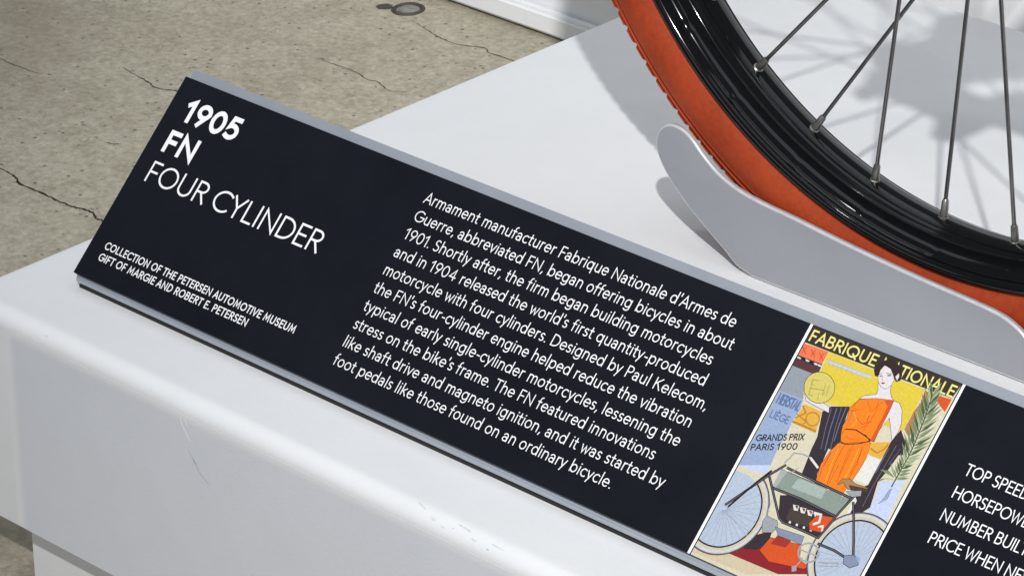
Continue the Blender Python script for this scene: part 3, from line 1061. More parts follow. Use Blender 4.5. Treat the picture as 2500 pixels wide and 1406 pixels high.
PICTURE = """
f brown 0 0.4,128.4 97.6,129.6 99.1,139.1 0.0,138.5
f yellow 0 16.9,128.4 80.9,128.7 81.1,117.4 80.6,103.7 60.4,102.7 39.1,103.4 29.1,101.9 11.7,109.7 18.4,117.5
f flower 0 1.0,127.8 16.9,128.4 17.2,120.8 0.9,120.6
f ink 0 0.9,120.6 17.2,120.8 17.6,118.6 0.3,119.0
f leafw 0 0.6,119.6 2.0,120.0 3.9,119.6 3.3,118.8 1.9,118.7
f leafw 0 6.1,120.0 7.5,120.3 9.4,120.0 8.8,119.2 7.4,119.1
f leafw 0 11.9,119.9 13.3,120.3 15.2,119.9 14.6,119.2 13.2,119.0
f leafw 0 14.4,119.9 15.8,120.3 17.7,119.9 17.2,119.2 15.7,119.0
s ink 0.25 0.6,125.9 2.6,124.6 2.7,122.2
s ink 0.25 3.3,126.3 2.6,124.6 4.9,122.6
f orange2 0 1.9,124.8 2.9,125.1 3.4,124.4 2.5,124.0
s ink 0.25 6.6,126.0 8.6,124.8 8.7,122.3
s ink 0.25 9.3,126.4 8.6,124.8 10.9,122.8
f orange2 0 7.9,125.0 8.9,125.2 9.4,124.5 8.5,124.2
s ink 0.25 12.3,126.1 14.3,124.8 14.4,122.4
s ink 0.25 15.0,126.5 14.3,124.8 16.5,122.8
f orange2 0 13.6,125.0 14.6,125.3 15.1,124.6 14.2,124.2
f maroon 0 0.3,119.0 17.6,118.6 17.9,114.2 0.6,114.2
f slate 0 0.6,114.2 17.9,114.2 14.3,110.6 14.0,106.0 17.1,99.7 1.2,99.0 0.2,104.4
f blue1 0 1.2,99.0 17.1,99.7 18.6,94.1 17.8,85.9 18.4,78.7 17.8,70.2 18.7,60.4 1.1,53.7 1.2,63.8
f cream 0 18.6,94.1 33.3,93.9 34.1,85.2 37.2,75.9 38.2,62.7 25.5,61.8 18.7,60.4 17.8,70.2 18.4,78.7 17.8,85.9
f gold 0 19.4,97.5 31.3,97.1 34.1,85.4 18.1,85.7
s ochre 0.75 32.0,93.1 32.4,91.7 32.3,90.4 31.5,89.2 30.2,88.4 28.7,88.1 27.0,88.4 25.6,89.2 24.5,90.3 24.0,91.7 24.2,93.1 25.0,94.3 26.2,95.0 27.8,95.3 29.5,95.0 30.9,94.3 32.0,93.1
s ochre 0.9 18.5,89.0 22.8,93.4 18.9,96.2
s ochre 1.2 18.1,86.5 33.5,86.4
s ochre 0.7 17.9,91.0 25.3,89.2 24.4,86.6
f cream 0 18.7,60.4 38.2,62.7 37.7,48.0 39.9,37.2 30.6,22.4 18.2,11.4 1.5,8.2 1.1,53.7
f blue2 0 95.7,80.8 98.0,54.3 82.2,54.2 85.3,60.3 83.4,75.0
f blue2 0 1.1,53.7 18.7,60.4 18.7,55.3 11.1,54.1
f white 0 69.9,85.3 77.1,85.6 77.2,70.9 68.0,70.8
f gold 0 66.3,91.8 77.9,96.6 77.6,88.7 76.8,86.0 69.3,85.7 67.6,90.6 69.0,85.8
s ochre 0.8 68.5,89.2 73.1,88.2 76.0,91.5 76.7,94.5
f white 0 74.0,50.4 74.2,60.4 71.1,62.5 75.5,66.4 76.3,50.8
f sand 0 1.6,8.0 1.1,1.6 37.6,2.6 66.9,14.3 19.7,8.9
f crimson 0 19.2,12.9 19.2,8.7 54.9,9.5 83.2,20.8 70.5,19.3 70.2,19.2 35.7,24.4
f cloak 0 31.4,97.4 34.8,101.8 45.0,105.5 47.3,94.0 50.3,87.3 49.4,80.5 45.6,80.6 46.9,66.0 48.6,62.2 38.5,62.3 36.4,77.2 36.3,80.5 36.0,84.2
s cloakl 0.5 35.4,100.8 38.1,89.8 41.6,79.0
s cloakb 0.5 38.4,102.0 40.9,90.2 44.2,78.9
s cloakl 0.5 40.7,103.4 43.4,91.8 47.0,80.5
s cloakb 0.5 43.3,104.3 44.5,94.7 46.5,85.3
f cloak 0 37.4,48.5 48.2,49.3 56.0,45.6 58.8,40.1 39.4,37.0
s ink 0.15 37.4,48.5 48.2,49.3 56.0,45.6 58.8,40.1 39.4,37.0 37.4,48.5
f cloak 0 77.6,97.0 79.5,104.2 85.1,99.3 88.4,92.8 77.6,88.7
s ink 0.2 77.6,97.0 79.5,104.2 85.1,99.3 88.4,92.8 77.6,88.7 77.6,97.0
f cloak 0 77.6,96.0 84.6,98.6 85.3,91.7 83.9,82.3 81.9,74.4 85.0,60.7 81.4,55.5 81.0,53.1 76.1,49.6 76.2,61.2 71.5,64.9 77.7,71.1 77.7,85.5
s ink 0.2 77.6,96.0 84.6,98.6 85.3,91.7 83.9,82.3 81.9,74.4 85.0,60.7 81.4,55.5 81.0,53.1 76.1,49.6 76.2,61.2 71.5,64.9 77.7,71.1 77.7,85.5 77.6,96.0
s cloakl 0.4 81.4,95.8 81.1,82.9 80.5,70.5 80.8,59.6
s cloakl 0.3 84.7,95.4 82.8,85.2
s cloakb 0.4 78.2,92.9 78.2,78.5
f cloak 0 24.2,18.2 39.1,29.1 40.1,23.4 36.5,16.9 29.0,14.5
s ink 0.2 24.2,18.2 39.1,29.1 40.1,23.4 36.5,16.9 29.0,14.5 24.2,18.2
f orange 0 48.1,111.1 57.0,114.9 66.7,117.4 67.9,113.1 68.1,106.6 67.9,99.4 68.3,93.0 65.7,92.8 62.0,94.7 54.4,93.9 49.3,93.0 48.7,88.7 46.7,94.6 46.9,99.7 45.2,104.2 46.9,108.4
s ink 0.3 48.1,111.1 57.0,114.9 66.7,117.4 67.9,113.1 68.1,106.6 67.9,99.4 68.3,93.0 65.7,92.8 62.0,94.7 54.4,93.9 49.3,93.0 48.7,88.7 46.7,94.6 46.9,99.7 45.2,104.2 46.9,108.4 48.1,111.1
f orange2 0 61.8,115.4 67.1,117.3 68.0,111.6 67.3,102.2 68.0,95.4 68.6,93.1 66.0,93.2 65.8,106.7 65.4,113.1
f orange 0 49.0,93.4 55.1,95.4 63.2,94.1 65.8,92.6 61.0,89.3 53.5,86.0 50.1,86.7 48.5,89.6
s ink 0.25 49.0,93.4 55.1,95.4 63.2,94.1 65.8,92.6 61.0,89.3 53.5,86.0 50.1,86.7 48.5,89.6 49.0,93.4
f orange 0 50.4,85.5 66.5,92.4 68.5,86.6 68.0,89.0 68.7,83.2 68.6,76.0 67.8,70.1 66.6,61.9 48.1,62.6 46.0,71.3 47.5,80.2 49.4,85.4
s ink 0.25 50.4,85.5 66.5,92.4 68.5,86.6 68.0,89.0 68.7,83.2 68.6,76.0 67.8,70.1 66.6,61.9 48.1,62.6 46.0,71.3 47.5,80.2 49.4,85.4 50.4,85.5
s orange2 0.45 48.0,79.3 47.8,70.3 49.4,63.6
s orange2 0.45 53.2,85.2 53.4,74.6 55.3,63.1
s orange2 0.45 58.0,87.6 58.8,80.0 59.8,66.0
s orange2 0.45 63.6,88.5 65.5,79.2 65.4,64.8
s ink 0.5 50.2,86.2 53.5,86.0 61.0,89.3 65.8,92.6
s ink 0.6 49.5,93.6 55.2,95.3 62.0,94.2 66.0,93.2
s orange2 0.5 50.8,101.7 56.8,99.3 61.1,102.4
s ink 0.25 68.3,93.0 67.8,101.4 68.0,111.6 67.5,117.0
s ink 0.2 45.4,103.7 48.4,103.8 50.5,106.1
f orange2 0 40.0,25.5 58.9,28.5 62.2,21.0 69.9,19.6 66.9,17.4 46.1,13.5 37.8,16.9
s ink 0.2 40.0,25.5 58.9,28.5 62.2,21.0 69.9,19.6 66.9,17.4 46.1,13.5 37.8,16.9 40.0,25.5
f crimson2 0 43.3,28.5 52.3,28.1 51.2,23.8 42.0,22.4
s orange2 0.35 47.1,107.9 47.8,103.1 48.9,96.4
s orange2 0.35 52.6,112.0 56.9,108.5 58.5,102.0
s orange2 0.35 59.0,114.4 60.7,107.9 60.0,99.5 56.6,96.7
s orange2 0.35 59.6,96.4 57.9,106.8 61.4,114.2
s orange2 0.35 51.0,90.1 54.8,89.5 60.1,91.0
s ink 0.16 48.4,70.5 48.3,78.9
s ink 0.16 58.9,70.6 57.1,85.0
s ink 0.16 64.7,72.3 64.8,84.5
s ink 0.16 56.0,64.0 55.9,74.5
s gold 0.4 51.0,82.7 51.9,73.0 53.7,63.6
s gold 0.4 62.2,86.9 63.0,78.3 63.3,67.3
s gold 0.5 48.7,103.4 53.0,100.0 52.0,96.0
s gold 0.4 57.9,106.8 57.5,103.7
f skin 0 53.6,122.5 61.0,125.2 62.5,121.2 65.2,118.1 67.1,117.3 57.1,114.8 48.0,111.2 49.4,113.6 55.9,116.8 55.6,119.2
s ink 0.25 53.6,122.5 61.0,125.2 62.5,121.2 65.2,118.1 67.1,117.3 57.1,114.8 48.0,111.2 49.4,113.6 55.9,116.8 55.6,119.2 53.6,122.5
f skin 0 67.2,117.1 70.8,117.2 74.3,114.4 78.0,107.2 78.6,102.9 77.8,97.1 74.0,102.2 69.9,107.8 68.1,101.0 67.9,107.0 67.7,113.0
s ink 0.25 67.2,117.1 70.8,117.2 74.3,114.4 78.0,107.2 78.6,102.9 77.8,97.1 74.0,102.2 69.9,107.8 68.1,101.0 67.9,107.0 67.7,113.0 67.2,117.1
f skin 0 50.2,128.4 51.6,132.7 55.4,132.8 59.4,130.2 61.2,127.8 61.5,124.4 59.5,121.1 56.0,121.4 52.9,123.8
s ink 0.2 50.2,128.4 51.6,132.7 55.4,132.8 59.4,130.2 61.2,127.8 61.5,124.4 59.5,121.1 56.0,121.4 52.9,123.8 50.2,128.4
f hair 0 49.8,125.7 47.4,128.4 47.9,132.2 50.6,135.2 52.9,137.0 56.9,137.0 61.6,134.6 64.5,131.1 64.9,128.2 62.8,126.9 60.2,129.0 56.4,132.2 52.0,132.9 51.1,129.7 51.7,125.9
s ink 0.15 49.8,125.7 47.4,128.4 47.9,132.2 50.6,135.2 52.9,137.0 56.9,137.0 61.6,134.6 64.5,131.1 64.9,128.2 62.8,126.9 60.2,129.0 56.4,132.2 52.0,132.9 51.1,129.7 51.7,125.9 49.8,125.7
f skin 0 61.1,129.3 62.0,131.7 63.2,130.1 63.2,127.6
s ink 0.3 51.4,127.2 52.8,128.3
s ink 0.35 55.3,129.2 58.2,129.9
f ink 0 52.2,126.6 53.3,127.4 53.7,126.9 52.6,126.3
f ink 0 56.3,128.5 58.3,129.4 58.4,128.7 56.7,128.0
f crimson 0 55.0,123.3 55.9,124.0 57.5,124.2 56.6,123.1
s cloakl 0.2 54.0,127.2 54.7,125.0 55.8,125.0
f skin 0 16.2,102.8 19.2,99.4 26.6,98.7 35.5,98.0 33.8,101.4 29.1,101.9 22.0,102.1
s ink 0.25 16.2,102.8 19.2,99.4 26.6,98.7 35.5,98.0 33.8,101.4 29.1,101.9 22.0,102.1 16.2,102.8
f disc 0 31.2,111.8 31.9,110.2 32.3,108.6 32.3,107.0 32.0,105.4 31.3,104.0 30.2,102.7 28.9,101.7 27.3,100.9 25.6,100.4 23.7,100.3 21.8,100.5 19.9,101.0 18.1,101.8 16.5,102.8 15.2,104.1 14.1,105.6 13.3,107.1 12.9,108.8 12.9,110.4 13.2,112.0 14.0,113.4 15.0,114.7 16.4,115.7 17.9,116.5 19.7,117.0 21.6,117.1 23.5,116.9 25.4,116.4 27.1,115.6 28.7,114.6 30.1,113.3
s ink 0.3 31.2,111.8 31.9,110.2 32.3,108.6 32.3,107.0 32.0,105.4 31.3,104.0 30.2,102.7 28.9,101.7 27.3,100.9 25.6,100.4 23.7,100.3 21.8,100.5 19.9,101.0 18.1,101.8 16.5,102.8 15.2,104.1 14.1,105.6 13.3,107.1 12.9,108.8 12.9,110.4 13.2,112.0 14.0,113.4 15.0,114.7 16.4,115.7 17.9,116.5 19.7,117.0 21.6,117.1 23.5,116.9 25.4,116.4 27.1,115.6 28.7,114.6 30.1,113.3 31.2,111.8
s ochre2 0.55 19.9,111.8 16.6,111.5 18.8,103.2 21.3,103.3
s ochre2 0.55 17.5,106.4 25.8,108.3
s ochre2 0.5 26.6,105.5 24.5,113.2 27.1,106.2 27.6,112.7 28.9,105.8
s ochre2 0.45 16.8,108.7 19.1,109.0
s ochre2 0.4 24.0,105.7 25.4,102.2
s pale 1.7 19.6,123.5 26.9,123.8 34.2,123.9 47.5,124.4
s blue1 0.35 19.7,122.5 33.2,122.8 46.4,122.4
s blue1 0.3 20.3,124.3 32.7,124.6 48.2,125.1
s blue1 0.25 19.8,124.2 20.2,122.1
s blue1 0.25 22.9,124.2 23.3,122.2
s blue1 0.25 26.0,124.3 26.4,122.2
s blue1 0.25 29.1,124.3 29.5,122.3
s blue1 0.25 32.2,124.4 32.6,122.3
s blue1 0.25 35.3,124.4 35.7,122.4
s blue1 0.25 38.4,124.4 38.8,122.4
s blue1 0.25 41.5,124.5 41.9,122.5
s blue1 0.25 44.6,124.5 44.9,122.5
f orange2 0 81.0,128.0 97.9,129.1 97.8,121.6 86.3,127.4 82.4,120.9
f tan 0 81.1,116.4 81.0,105.3 85.7,102.1 86.8,112.5 87.5,117.8 82.3,121.9
s leafd 0.8 86.3,127.4 88.7,115.7 90.5,101.4 91.1,92.8 90.7,80.0 90.6,75.0
f leaf 0 86.3,127.4 84.7,130.9 80.4,135.2 83.2,130.2
s ink 0.12 86.3,127.4 84.7,130.9 80.4,135.2
f leafl 0 86.3,127.4 87.8,130.5 87.8,135.6 86.0,130.9
s ink 0.12 86.3,127.4 87.8,130.5 87.8,135.6
f leafd 0 86.7,125.5 85.7,128.6 82.4,132.5 84.2,128.0
s ink 0.12 86.7,125.5 85.7,128.6 82.4,132.5
f leaf 0 86.7,125.5 88.2,128.7 88.3,134.0 86.4,129.1
s ink 0.12 86.7,125.5 88.2,128.7 88.3,134.0
f leafl 0 87.1,123.6 85.6,127.3 81.4,132.1 84.0,126.6
s ink 0.12 87.1,123.6 85.6,127.3 81.4,132.1
f leafl 0 87.1,123.6 89.0,127.1 89.6,133.1 87.2,127.6
s ink 0.12 87.1,123.6 89.0,127.1 89.6,133.1
f leafl 0 87.5,121.7 84.8,125.7 79.1,130.6 83.5,124.8
s ink 0.12 87.5,121.7 84.8,125.7 79.1,130.6
f leafd 0 87.5,121.7 89.4,125.1 90.0,130.9 87.6,125.6
s ink 0.12 87.5,121.7 89.4,125.1 90.0,130.9
f leaf 0 87.9,119.8 85.7,123.9 80.7,129.2 84.3,123.2
s ink 0.12 87.9,119.8 85.7,123.9 80.7,129.2
f leaf 0 87.9,119.8 90.2,123.7 91.6,130.3 88.5,124.3
s ink 0.12 87.9,119.8 90.2,123.7 91.6,130.3
f leafd 0 88.3,117.9 86.3,121.7 81.5,126.5 84.8,120.9
s ink 0.12 88.3,117.9 86.3,121.7 81.5,126.5
f leafl 0 88.3,117.9 90.6,120.8 92.0,126.2 88.9,121.5
s ink 0.12 88.3,117.9 90.6,120.8 92.0,126.2
f leaf 0 88.7,116.0 85.9,120.6 80.0,126.6 84.5,119.8
s ink 0.12 88.7,116.0 85.9,120.6 80.0,126.6
f leafd 0 88.7,116.0 90.8,119.3 92.0,125.0 89.1,119.9
s ink 0.12 88.7,116.0 90.8,119.3 92.0,125.0
f leafd 0 88.9,114.1 86.6,118.2 81.3,123.6 85.2,117.4
s ink 0.12 88.9,114.1 86.6,118.2 81.3,123.6
f leaf 0 88.9,114.1 91.7,117.9 93.8,124.5 90.1,118.6
s ink 0.12 88.9,114.1 91.7,117.9 93.8,124.5
f leaf 0 89.2,112.2 86.8,116.2 81.6,121.2 85.4,115.3
s ink 0.12 89.2,112.2 86.8,116.2 81.6,121.2
f leaf 0 89.2,112.2 92.6,116.2 95.8,123.2 91.0,117.0
s ink 0.12 89.2,112.2 92.6,116.2 95.8,123.2
f leaf 0 89.4,110.2 87.1,114.3 81.9,119.4 85.7,113.5
s ink 0.12 89.4,110.2 87.1,114.3 81.9,119.4
f leaf 0 89.4,110.2 92.3,114.6 94.6,122.0 90.6,115.3
s ink 0.12 89.4,110.2 92.3,114.6 94.6,122.0
f leafl 0 89.6,108.4 87.1,112.6 81.5,117.9 85.7,111.8
s ink 0.12 89.6,108.4 87.1,112.6 81.5,117.9
f leafl 0 89.6,108.4 92.8,111.9 95.6,118.2 91.2,112.7
s ink 0.12 89.6,108.4 92.8,111.9 95.6,118.2
f leafd 0 89.9,106.4 87.0,110.6 81.1,115.7 85.7,109.7
s ink 0.12 89.9,106.4 87.0,110.6 81.1,115.7
f leafd 0 89.9,106.4 93.2,110.0 96.1,116.5 91.6,110.9
s ink 0.12 89.9,106.4 93.2,110.0 96.1,116.5
f leaf 0 90.1,104.5 87.7,108.4 82.3,113.1 86.3,107.5
s ink 0.12 90.1,104.5 87.7,108.4 82.3,113.1
f leafl 0 90.1,104.5 93.6,107.4 96.9,112.8 92.1,108.3
s ink 0.12 90.1,104.5 93.6,107.4 96.9,112.8
f leaf 0 90.4,102.6 88.1,106.3 83.0,110.6 86.7,105.4
s ink 0.12 90.4,102.6 88.1,106.3 83.0,110.6
f leaf 0 90.4,102.6 93.7,106.1 96.8,112.4 92.2,107.0
s ink 0.12 90.4,102.6 93.7,106.1 96.8,112.4
f leafd 0 90.6,100.7 87.8,104.5 82.2,108.9 86.6,103.5
s ink 0.12 90.6,100.7 87.8,104.5 82.2,108.9
f leafl 0 90.6,100.7 94.6,103.6 99.0,109.3 93.3,104.7
s ink 0.12 90.6,100.7 94.6,103.6 99.0,109.3
f leafd 0 90.7,98.8 88.9,102.5 84.4,107.1 87.4,101.7
s ink 0.12 90.7,98.8 88.9,102.5 84.4,107.1
f leafd 0 90.7,98.8 94.4,101.6 98.0,107.1 92.9,102.7
s ink 0.12 90.7,98.8 94.4,101.6 98.0,107.1
f leaf 0 90.8,97.0 88.4,100.7 83.1,105.3 87.0,99.8
s ink 0.12 90.8,97.0 88.4,100.7 83.1,105.3
f leaf 0 90.8,97.0 94.7,99.6 98.8,105.0 93.3,100.7
s ink 0.12 90.8,97.0 94.7,99.6 98.8,105.0
f leaf 0 90.9,95.0 88.0,98.8 82.0,103.3 86.8,97.8
s ink 0.12 90.9,95.0 88.0,98.8 82.0,103.3
f leafl 0 90.9,95.0 94.8,97.6 98.9,102.7 93.5,98.6
s ink 0.12 90.9,95.0 94.8,97.6 98.9,102.7
f leafd 0 91.1,93.2 88.8,96.7 83.8,101.0 87.5,95.8
s ink 0.12 91.1,93.2 88.8,96.7 83.8,101.0
f leafd 0 91.1,93.2 94.3,95.9 97.3,101.2 92.8,96.8
s ink 0.12 91.1,93.2 94.3,95.9 97.3,101.2
f leaf 0 91.0,91.3 88.6,94.8 83.3,98.8 87.3,93.8
s ink 0.12 91.0,91.3 88.6,94.8 83.3,98.8
f leafl 0 91.0,91.3 94.1,92.8 97.0,96.5 92.8,93.9
s ink 0.12 91.0,91.3 94.1,92.8 97.0,96.5
f leafl 0 91.0,89.4 89.6,92.4 85.8,96.1 88.2,91.7
s ink 0.12 91.0,89.4 89.6,92.4 85.8,96.1
f leafl 0 91.0,89.4 94.2,91.0 97.3,94.9 92.9,92.2
s ink 0.12 91.0,89.4 94.2,91.0 97.3,94.9
f leaf 0 90.9,87.5 89.4,90.3 85.4,93.4 88.1,89.4
s ink 0.12 90.9,87.5 89.4,90.3 85.4,93.4
f leafl 0 90.9,87.5 93.5,88.8 95.6,92.2 92.1,89.9
s ink 0.12 90.9,87.5 93.5,88.8 95.6,92.2
f leafd 0 90.9,85.6 89.8,88.0 86.4,90.5 88.4,87.2
s ink 0.12 90.9,85.6 89.8,88.0 86.4,90.5
f leafd 0 90.9,85.6 93.5,86.8 95.8,90.0 92.2,88.0
s ink 0.12 90.9,85.6 93.5,86.8 95.8,90.0
f leafd 0 90.8,83.7 89.7,86.1 86.3,88.5 88.4,85.2
s ink 0.12 90.8,83.7 89.7,86.1 86.3,88.5
f leaf 0 90.8,83.7 93.6,84.5 96.3,87.2 92.5,85.8
s ink 0.12 90.8,83.7 93.6,84.5 96.3,87.2
f leaf 0 90.8,81.9 89.7,84.1 86.4,86.3 88.4,83.2
s ink 0.12 90.8,81.9 89.7,84.1 86.4,86.3
f leaf 0 90.8,81.9 93.6,82.6 96.5,85.4 92.5,83.9
s ink 0.12 90.8,81.9 93.6,82.6 96.5,85.4
f leafd 0 90.7,80.0 88.7,82.6 84.3,85.2 87.6,81.5
s ink 0.12 90.7,80.0 88.7,82.6 84.3,85.2
f leafl 0 90.7,80.0 93.4,80.6 96.1,83.3 92.3,81.9
s ink 0.12 90.7,80.0 93.4,80.6 96.1,83.3
f leaf 0 90.5,79.3 85.8,78.1 81.9,74.4 82.9,76.7
f leaf 0 90.2,79.8 84.6,82.1 79.5,80.9 83.9,80.2
f leafl 0 90.5,80.4 86.6,83.9 83.4,86.3 86.1,82.6
f leaf 0 91.0,79.5 93.9,81.8 97.7,82.6 94.7,80.4
f blue1 0 91.2,74.1 91.8,68.3 88.3,63.9 89.8,68.1 90.2,72.6
s ink 0.2 91.2,74.1 91.8,68.3 88.3,63.9 89.8,68.1 90.2,72.6 91.2,74.1
f disc2 0 27.9,29.6 27.6,33.3 26.6,36.9 25.1,40.2 22.9,43.3 20.3,45.9 17.3,48.0 13.9,49.6 10.3,50.6 6.6,50.9 2.9,50.6 -0.7,49.6 -4.0,48.0 -7.1,45.9 -9.7,43.3 -11.8,40.2 -13.4,36.9 -14.4,33.3 -14.7,29.6 -14.4,25.9 -13.4,22.3 -11.8,18.9 -9.7,15.9 -7.1,13.3 -4.0,11.1 -0.7,9.6 2.9,8.6 6.6,8.3 10.3,8.6 13.9,9.6 17.3,11.1 20.3,13.3 22.9,15.9 25.1,18.9 26.6,22.3 27.6,25.9
s cloakl 1.1 -9.0,9.6 -7.2,8.4 -5.4,7.3 -3.4,6.4 -1.4,5.6 0.6,5.0 2.8,4.6 4.9,4.3 7.0,4.3 9.2,4.4 11.3,4.7 13.4,5.2 15.5,5.9 17.4,6.7 19.3,7.7 21.1,8.9 22.9,10.2 24.4,11.6 25.9,13.2 27.2,14.9 28.4,16.7 29.4,18.6 30.3,20.6 30.9,22.6 31.4,24.7 31.8,26.8 31.9,29.0 31.9,31.1 31.6,33.3 31.2,35.4 30.7,37.5 29.9,39.5 29.0,41.4 27.9,43.3 26.6,45.0 25.3,46.7 23.7,48.2 22.1,49.6 20.3,50.8 18.5,51.9
s ink 0.25 -9.3,9.2 -7.5,7.9 -5.7,6.8 -3.7,5.8 -1.6,5.0 0.5,4.4 2.7,4.0 4.8,3.7 7.1,3.7 9.2,3.8 11.4,4.1 13.6,4.6 15.7,5.3 17.7,6.2 19.6,7.2 21.5,8.4 23.2,9.7 24.9,11.2 26.4,12.8 27.7,14.6 28.9,16.4 29.9,18.4 30.8,20.4 31.5,22.5 32.0,24.6 32.4,26.8 32.5,29.0 32.5,31.2 32.2,33.4 31.8,35.5 31.2,37.6 30.4,39.7 29.5,41.7 28.4,43.6 27.1,45.4 25.7,47.1 24.1,48.6 22.5,50.1 20.7,51.3 18.8,52.4
s cream2 3.4 -7.8,11.1 -6.2,10.0 -4.5,9.0 -2.7,8.1 -0.8,7.4 1.1,6.8 3.0,6.5 5.0,6.2 7.0,6.2 9.0,6.3 11.0,6.6 12.9,7.0 14.8,7.7 16.6,8.4 18.4,9.4 20.1,10.4 21.6,11.6 23.1,13.0 24.5,14.4 25.7,16.0 26.8,17.7 27.7,19.4 28.5,21.3 29.1,23.2 29.6,25.1 29.9,27.1 30.0,29.0 30.0,31.0 29.8,33.0 29.4,35.0 28.8,36.9 28.1,38.7 27.3,40.5 26.3,42.2 25.1,43.9 23.9,45.4 22.5,46.8 20.9,48.1 19.3,49.2 17.6,50.2
s leafw 0.7 -8.2,10.7 -6.5,9.5 -4.8,8.4 -2.9,7.6 -1.0,6.8 0.9,6.3 3.0,5.9 5.0,5.6 7.0,5.6 9.1,5.7 11.1,6.0 13.1,6.5 15.0,7.1 16.9,7.9 18.7,8.8 20.4,9.9 22.0,11.2 23.5,12.6 24.9,14.1 26.2,15.7 27.3,17.4 28.2,19.2 29.0,21.0 29.7,23.0 30.2,25.0 30.5,27.0 30.6,29.0 30.6,31.1 30.4,33.1 30.0,35.1 29.4,37.1 28.7,39.0 27.8,40.8 26.8,42.6 25.6,44.2 24.3,45.8 22.9,47.2 21.3,48.6 19.6,49.7 17.9,50.8
s sand 0.6 -7.2,11.9 -5.6,10.8 -4.0,9.8 -2.3,9.0 -0.5,8.3 1.3,7.8 3.2,7.4 5.1,7.2 7.0,7.2 8.9,7.3 10.8,7.6 12.6,8.0 14.4,8.6 16.2,9.3 17.9,10.2 19.5,11.2 21.0,12.4 22.4,13.7 23.7,15.1 24.9,16.6 25.9,18.2 26.8,19.9 27.5,21.6 28.1,23.4 28.6,25.3 28.9,27.2 29.0,29.1 29.0,31.0 28.8,32.9 28.4,34.7 27.9,36.6 27.2,38.3 26.4,40.1 25.4,41.7 24.3,43.3 23.1,44.7 21.8,46.1 20.3,47.3 18.8,48.4 17.1,49.4
s ink 0.9 -6.6,12.7 -5.1,11.7 -3.5,10.7 -1.9,9.9 -0.2,9.3 1.6,8.8 3.3,8.4 5.2,8.2 7.0,8.2 8.8,8.3 10.6,8.6 12.4,9.0 14.1,9.5 15.8,10.2 17.4,11.1 18.9,12.1 20.4,13.2 21.7,14.4 22.9,15.7 24.0,17.2 25.0,18.7 25.9,20.3 26.6,22.0 27.2,23.7 27.6,25.5 27.9,27.3 28.0,29.1 28.0,30.9 27.8,32.7 27.4,34.5 26.9,36.2 26.3,38.0 25.5,39.6 24.6,41.2 23.6,42.6 22.4,44.0 21.1,45.3 19.7,46.5 18.2,47.6 16.7,48.5
s steel2 0.18 6.1,28.7 -4.7,11.5
s steel2 0.18 6.3,28.6 -1.0,9.7
s steel2 0.18 6.4,28.6 2.9,8.6
s steel2 0.18 6.6,28.6 7.0,8.3
s steel2 0.18 6.8,28.6 11.0,8.7
s steel2 0.18 7.0,28.7 14.9,10.0
s steel2 0.18 7.2,28.8 18.5,11.9
s steel2 0.18 7.3,28.9 21.7,14.5
s steel2 0.18 7.4,29.0 24.3,17.7
s steel2 0.18 7.5,29.2 26.2,21.3
s steel2 0.18 7.6,29.4 27.4,25.2
s steel2 0.18 7.6,29.6 27.9,29.2
s steel2 0.18 7.6,29.8 27.6,33.3
s steel2 0.18 7.5,29.9 26.5,37.2
s steel2 0.18 7.5,30.1 24.7,40.9
s steel2 0.18 7.3,30.3 22.2,44.1
s steel2 0.18 7.2,30.4 19.1,46.8
f disc2 0 111.8,32.2 111.4,35.9 110.5,39.4 108.9,42.8 106.8,45.9 104.1,48.5 101.1,50.6 97.7,52.2 94.1,53.1 90.4,53.5 86.8,53.1 83.2,52.2 79.8,50.6 76.8,48.5 74.1,45.9 72.0,42.8 70.4,39.4 69.5,35.9 69.2,32.2 69.5,28.5 70.4,24.9 72.0,21.5 74.1,18.5 76.8,15.8 79.8,13.7 83.2,12.1 86.8,11.2 90.4,10.9 94.1,11.2 97.7,12.1 101.1,13.7 104.1,15.8 106.8,18.5 108.9,21.5 110.5,24.9 111.4,28.5
s cloakl 1.1 109.8,48.4 108.3,50.1 106.6,51.6 104.8,53.0 102.9,54.2 100.9,55.2 98.8,56.0 96.6,56.7 94.4,57.2 92.1,57.4 89.9,57.5 87.6,57.3 85.4,56.9 83.2,56.4 81.1,55.7 79.0,54.7 77.0,53.6 75.2,52.3 73.4,50.9 71.8,49.3 70.4,47.5 69.1,45.7 67.9,43.7 67.0,41.7 66.2,39.5 65.7,37.3 65.3,35.1 65.2,32.8 65.2,30.6 65.4,28.3 65.9,26.1 66.5,23.9 67.4,21.8 68.4,19.8 69.6,17.9 70.9,16.1 72.4,14.4 74.1,12.9 75.9,11.5 77.8,10.2
s ink 0.25 110.3,48.8 108.7,50.5 107.0,52.1 105.2,53.5 103.2,54.7 101.1,55.8 99.0,56.6 96.8,57.3 94.5,57.7 92.2,58.0 89.9,58.1 87.6,57.9 85.3,57.5 83.0,57.0 80.8,56.2 78.7,55.3 76.7,54.1 74.8,52.8 73.0,51.3 71.4,49.7 69.9,47.9 68.6,46.0 67.4,44.0 66.4,41.9 65.7,39.7 65.1,37.5 64.7,35.2 64.6,32.9 64.6,30.5 64.8,28.2 65.3,26.0 66.0,23.7 66.8,21.6 67.8,19.5 69.1,17.5 70.5,15.7 72.0,14.0 73.7,12.4 75.5,11.0 77.5,9.7
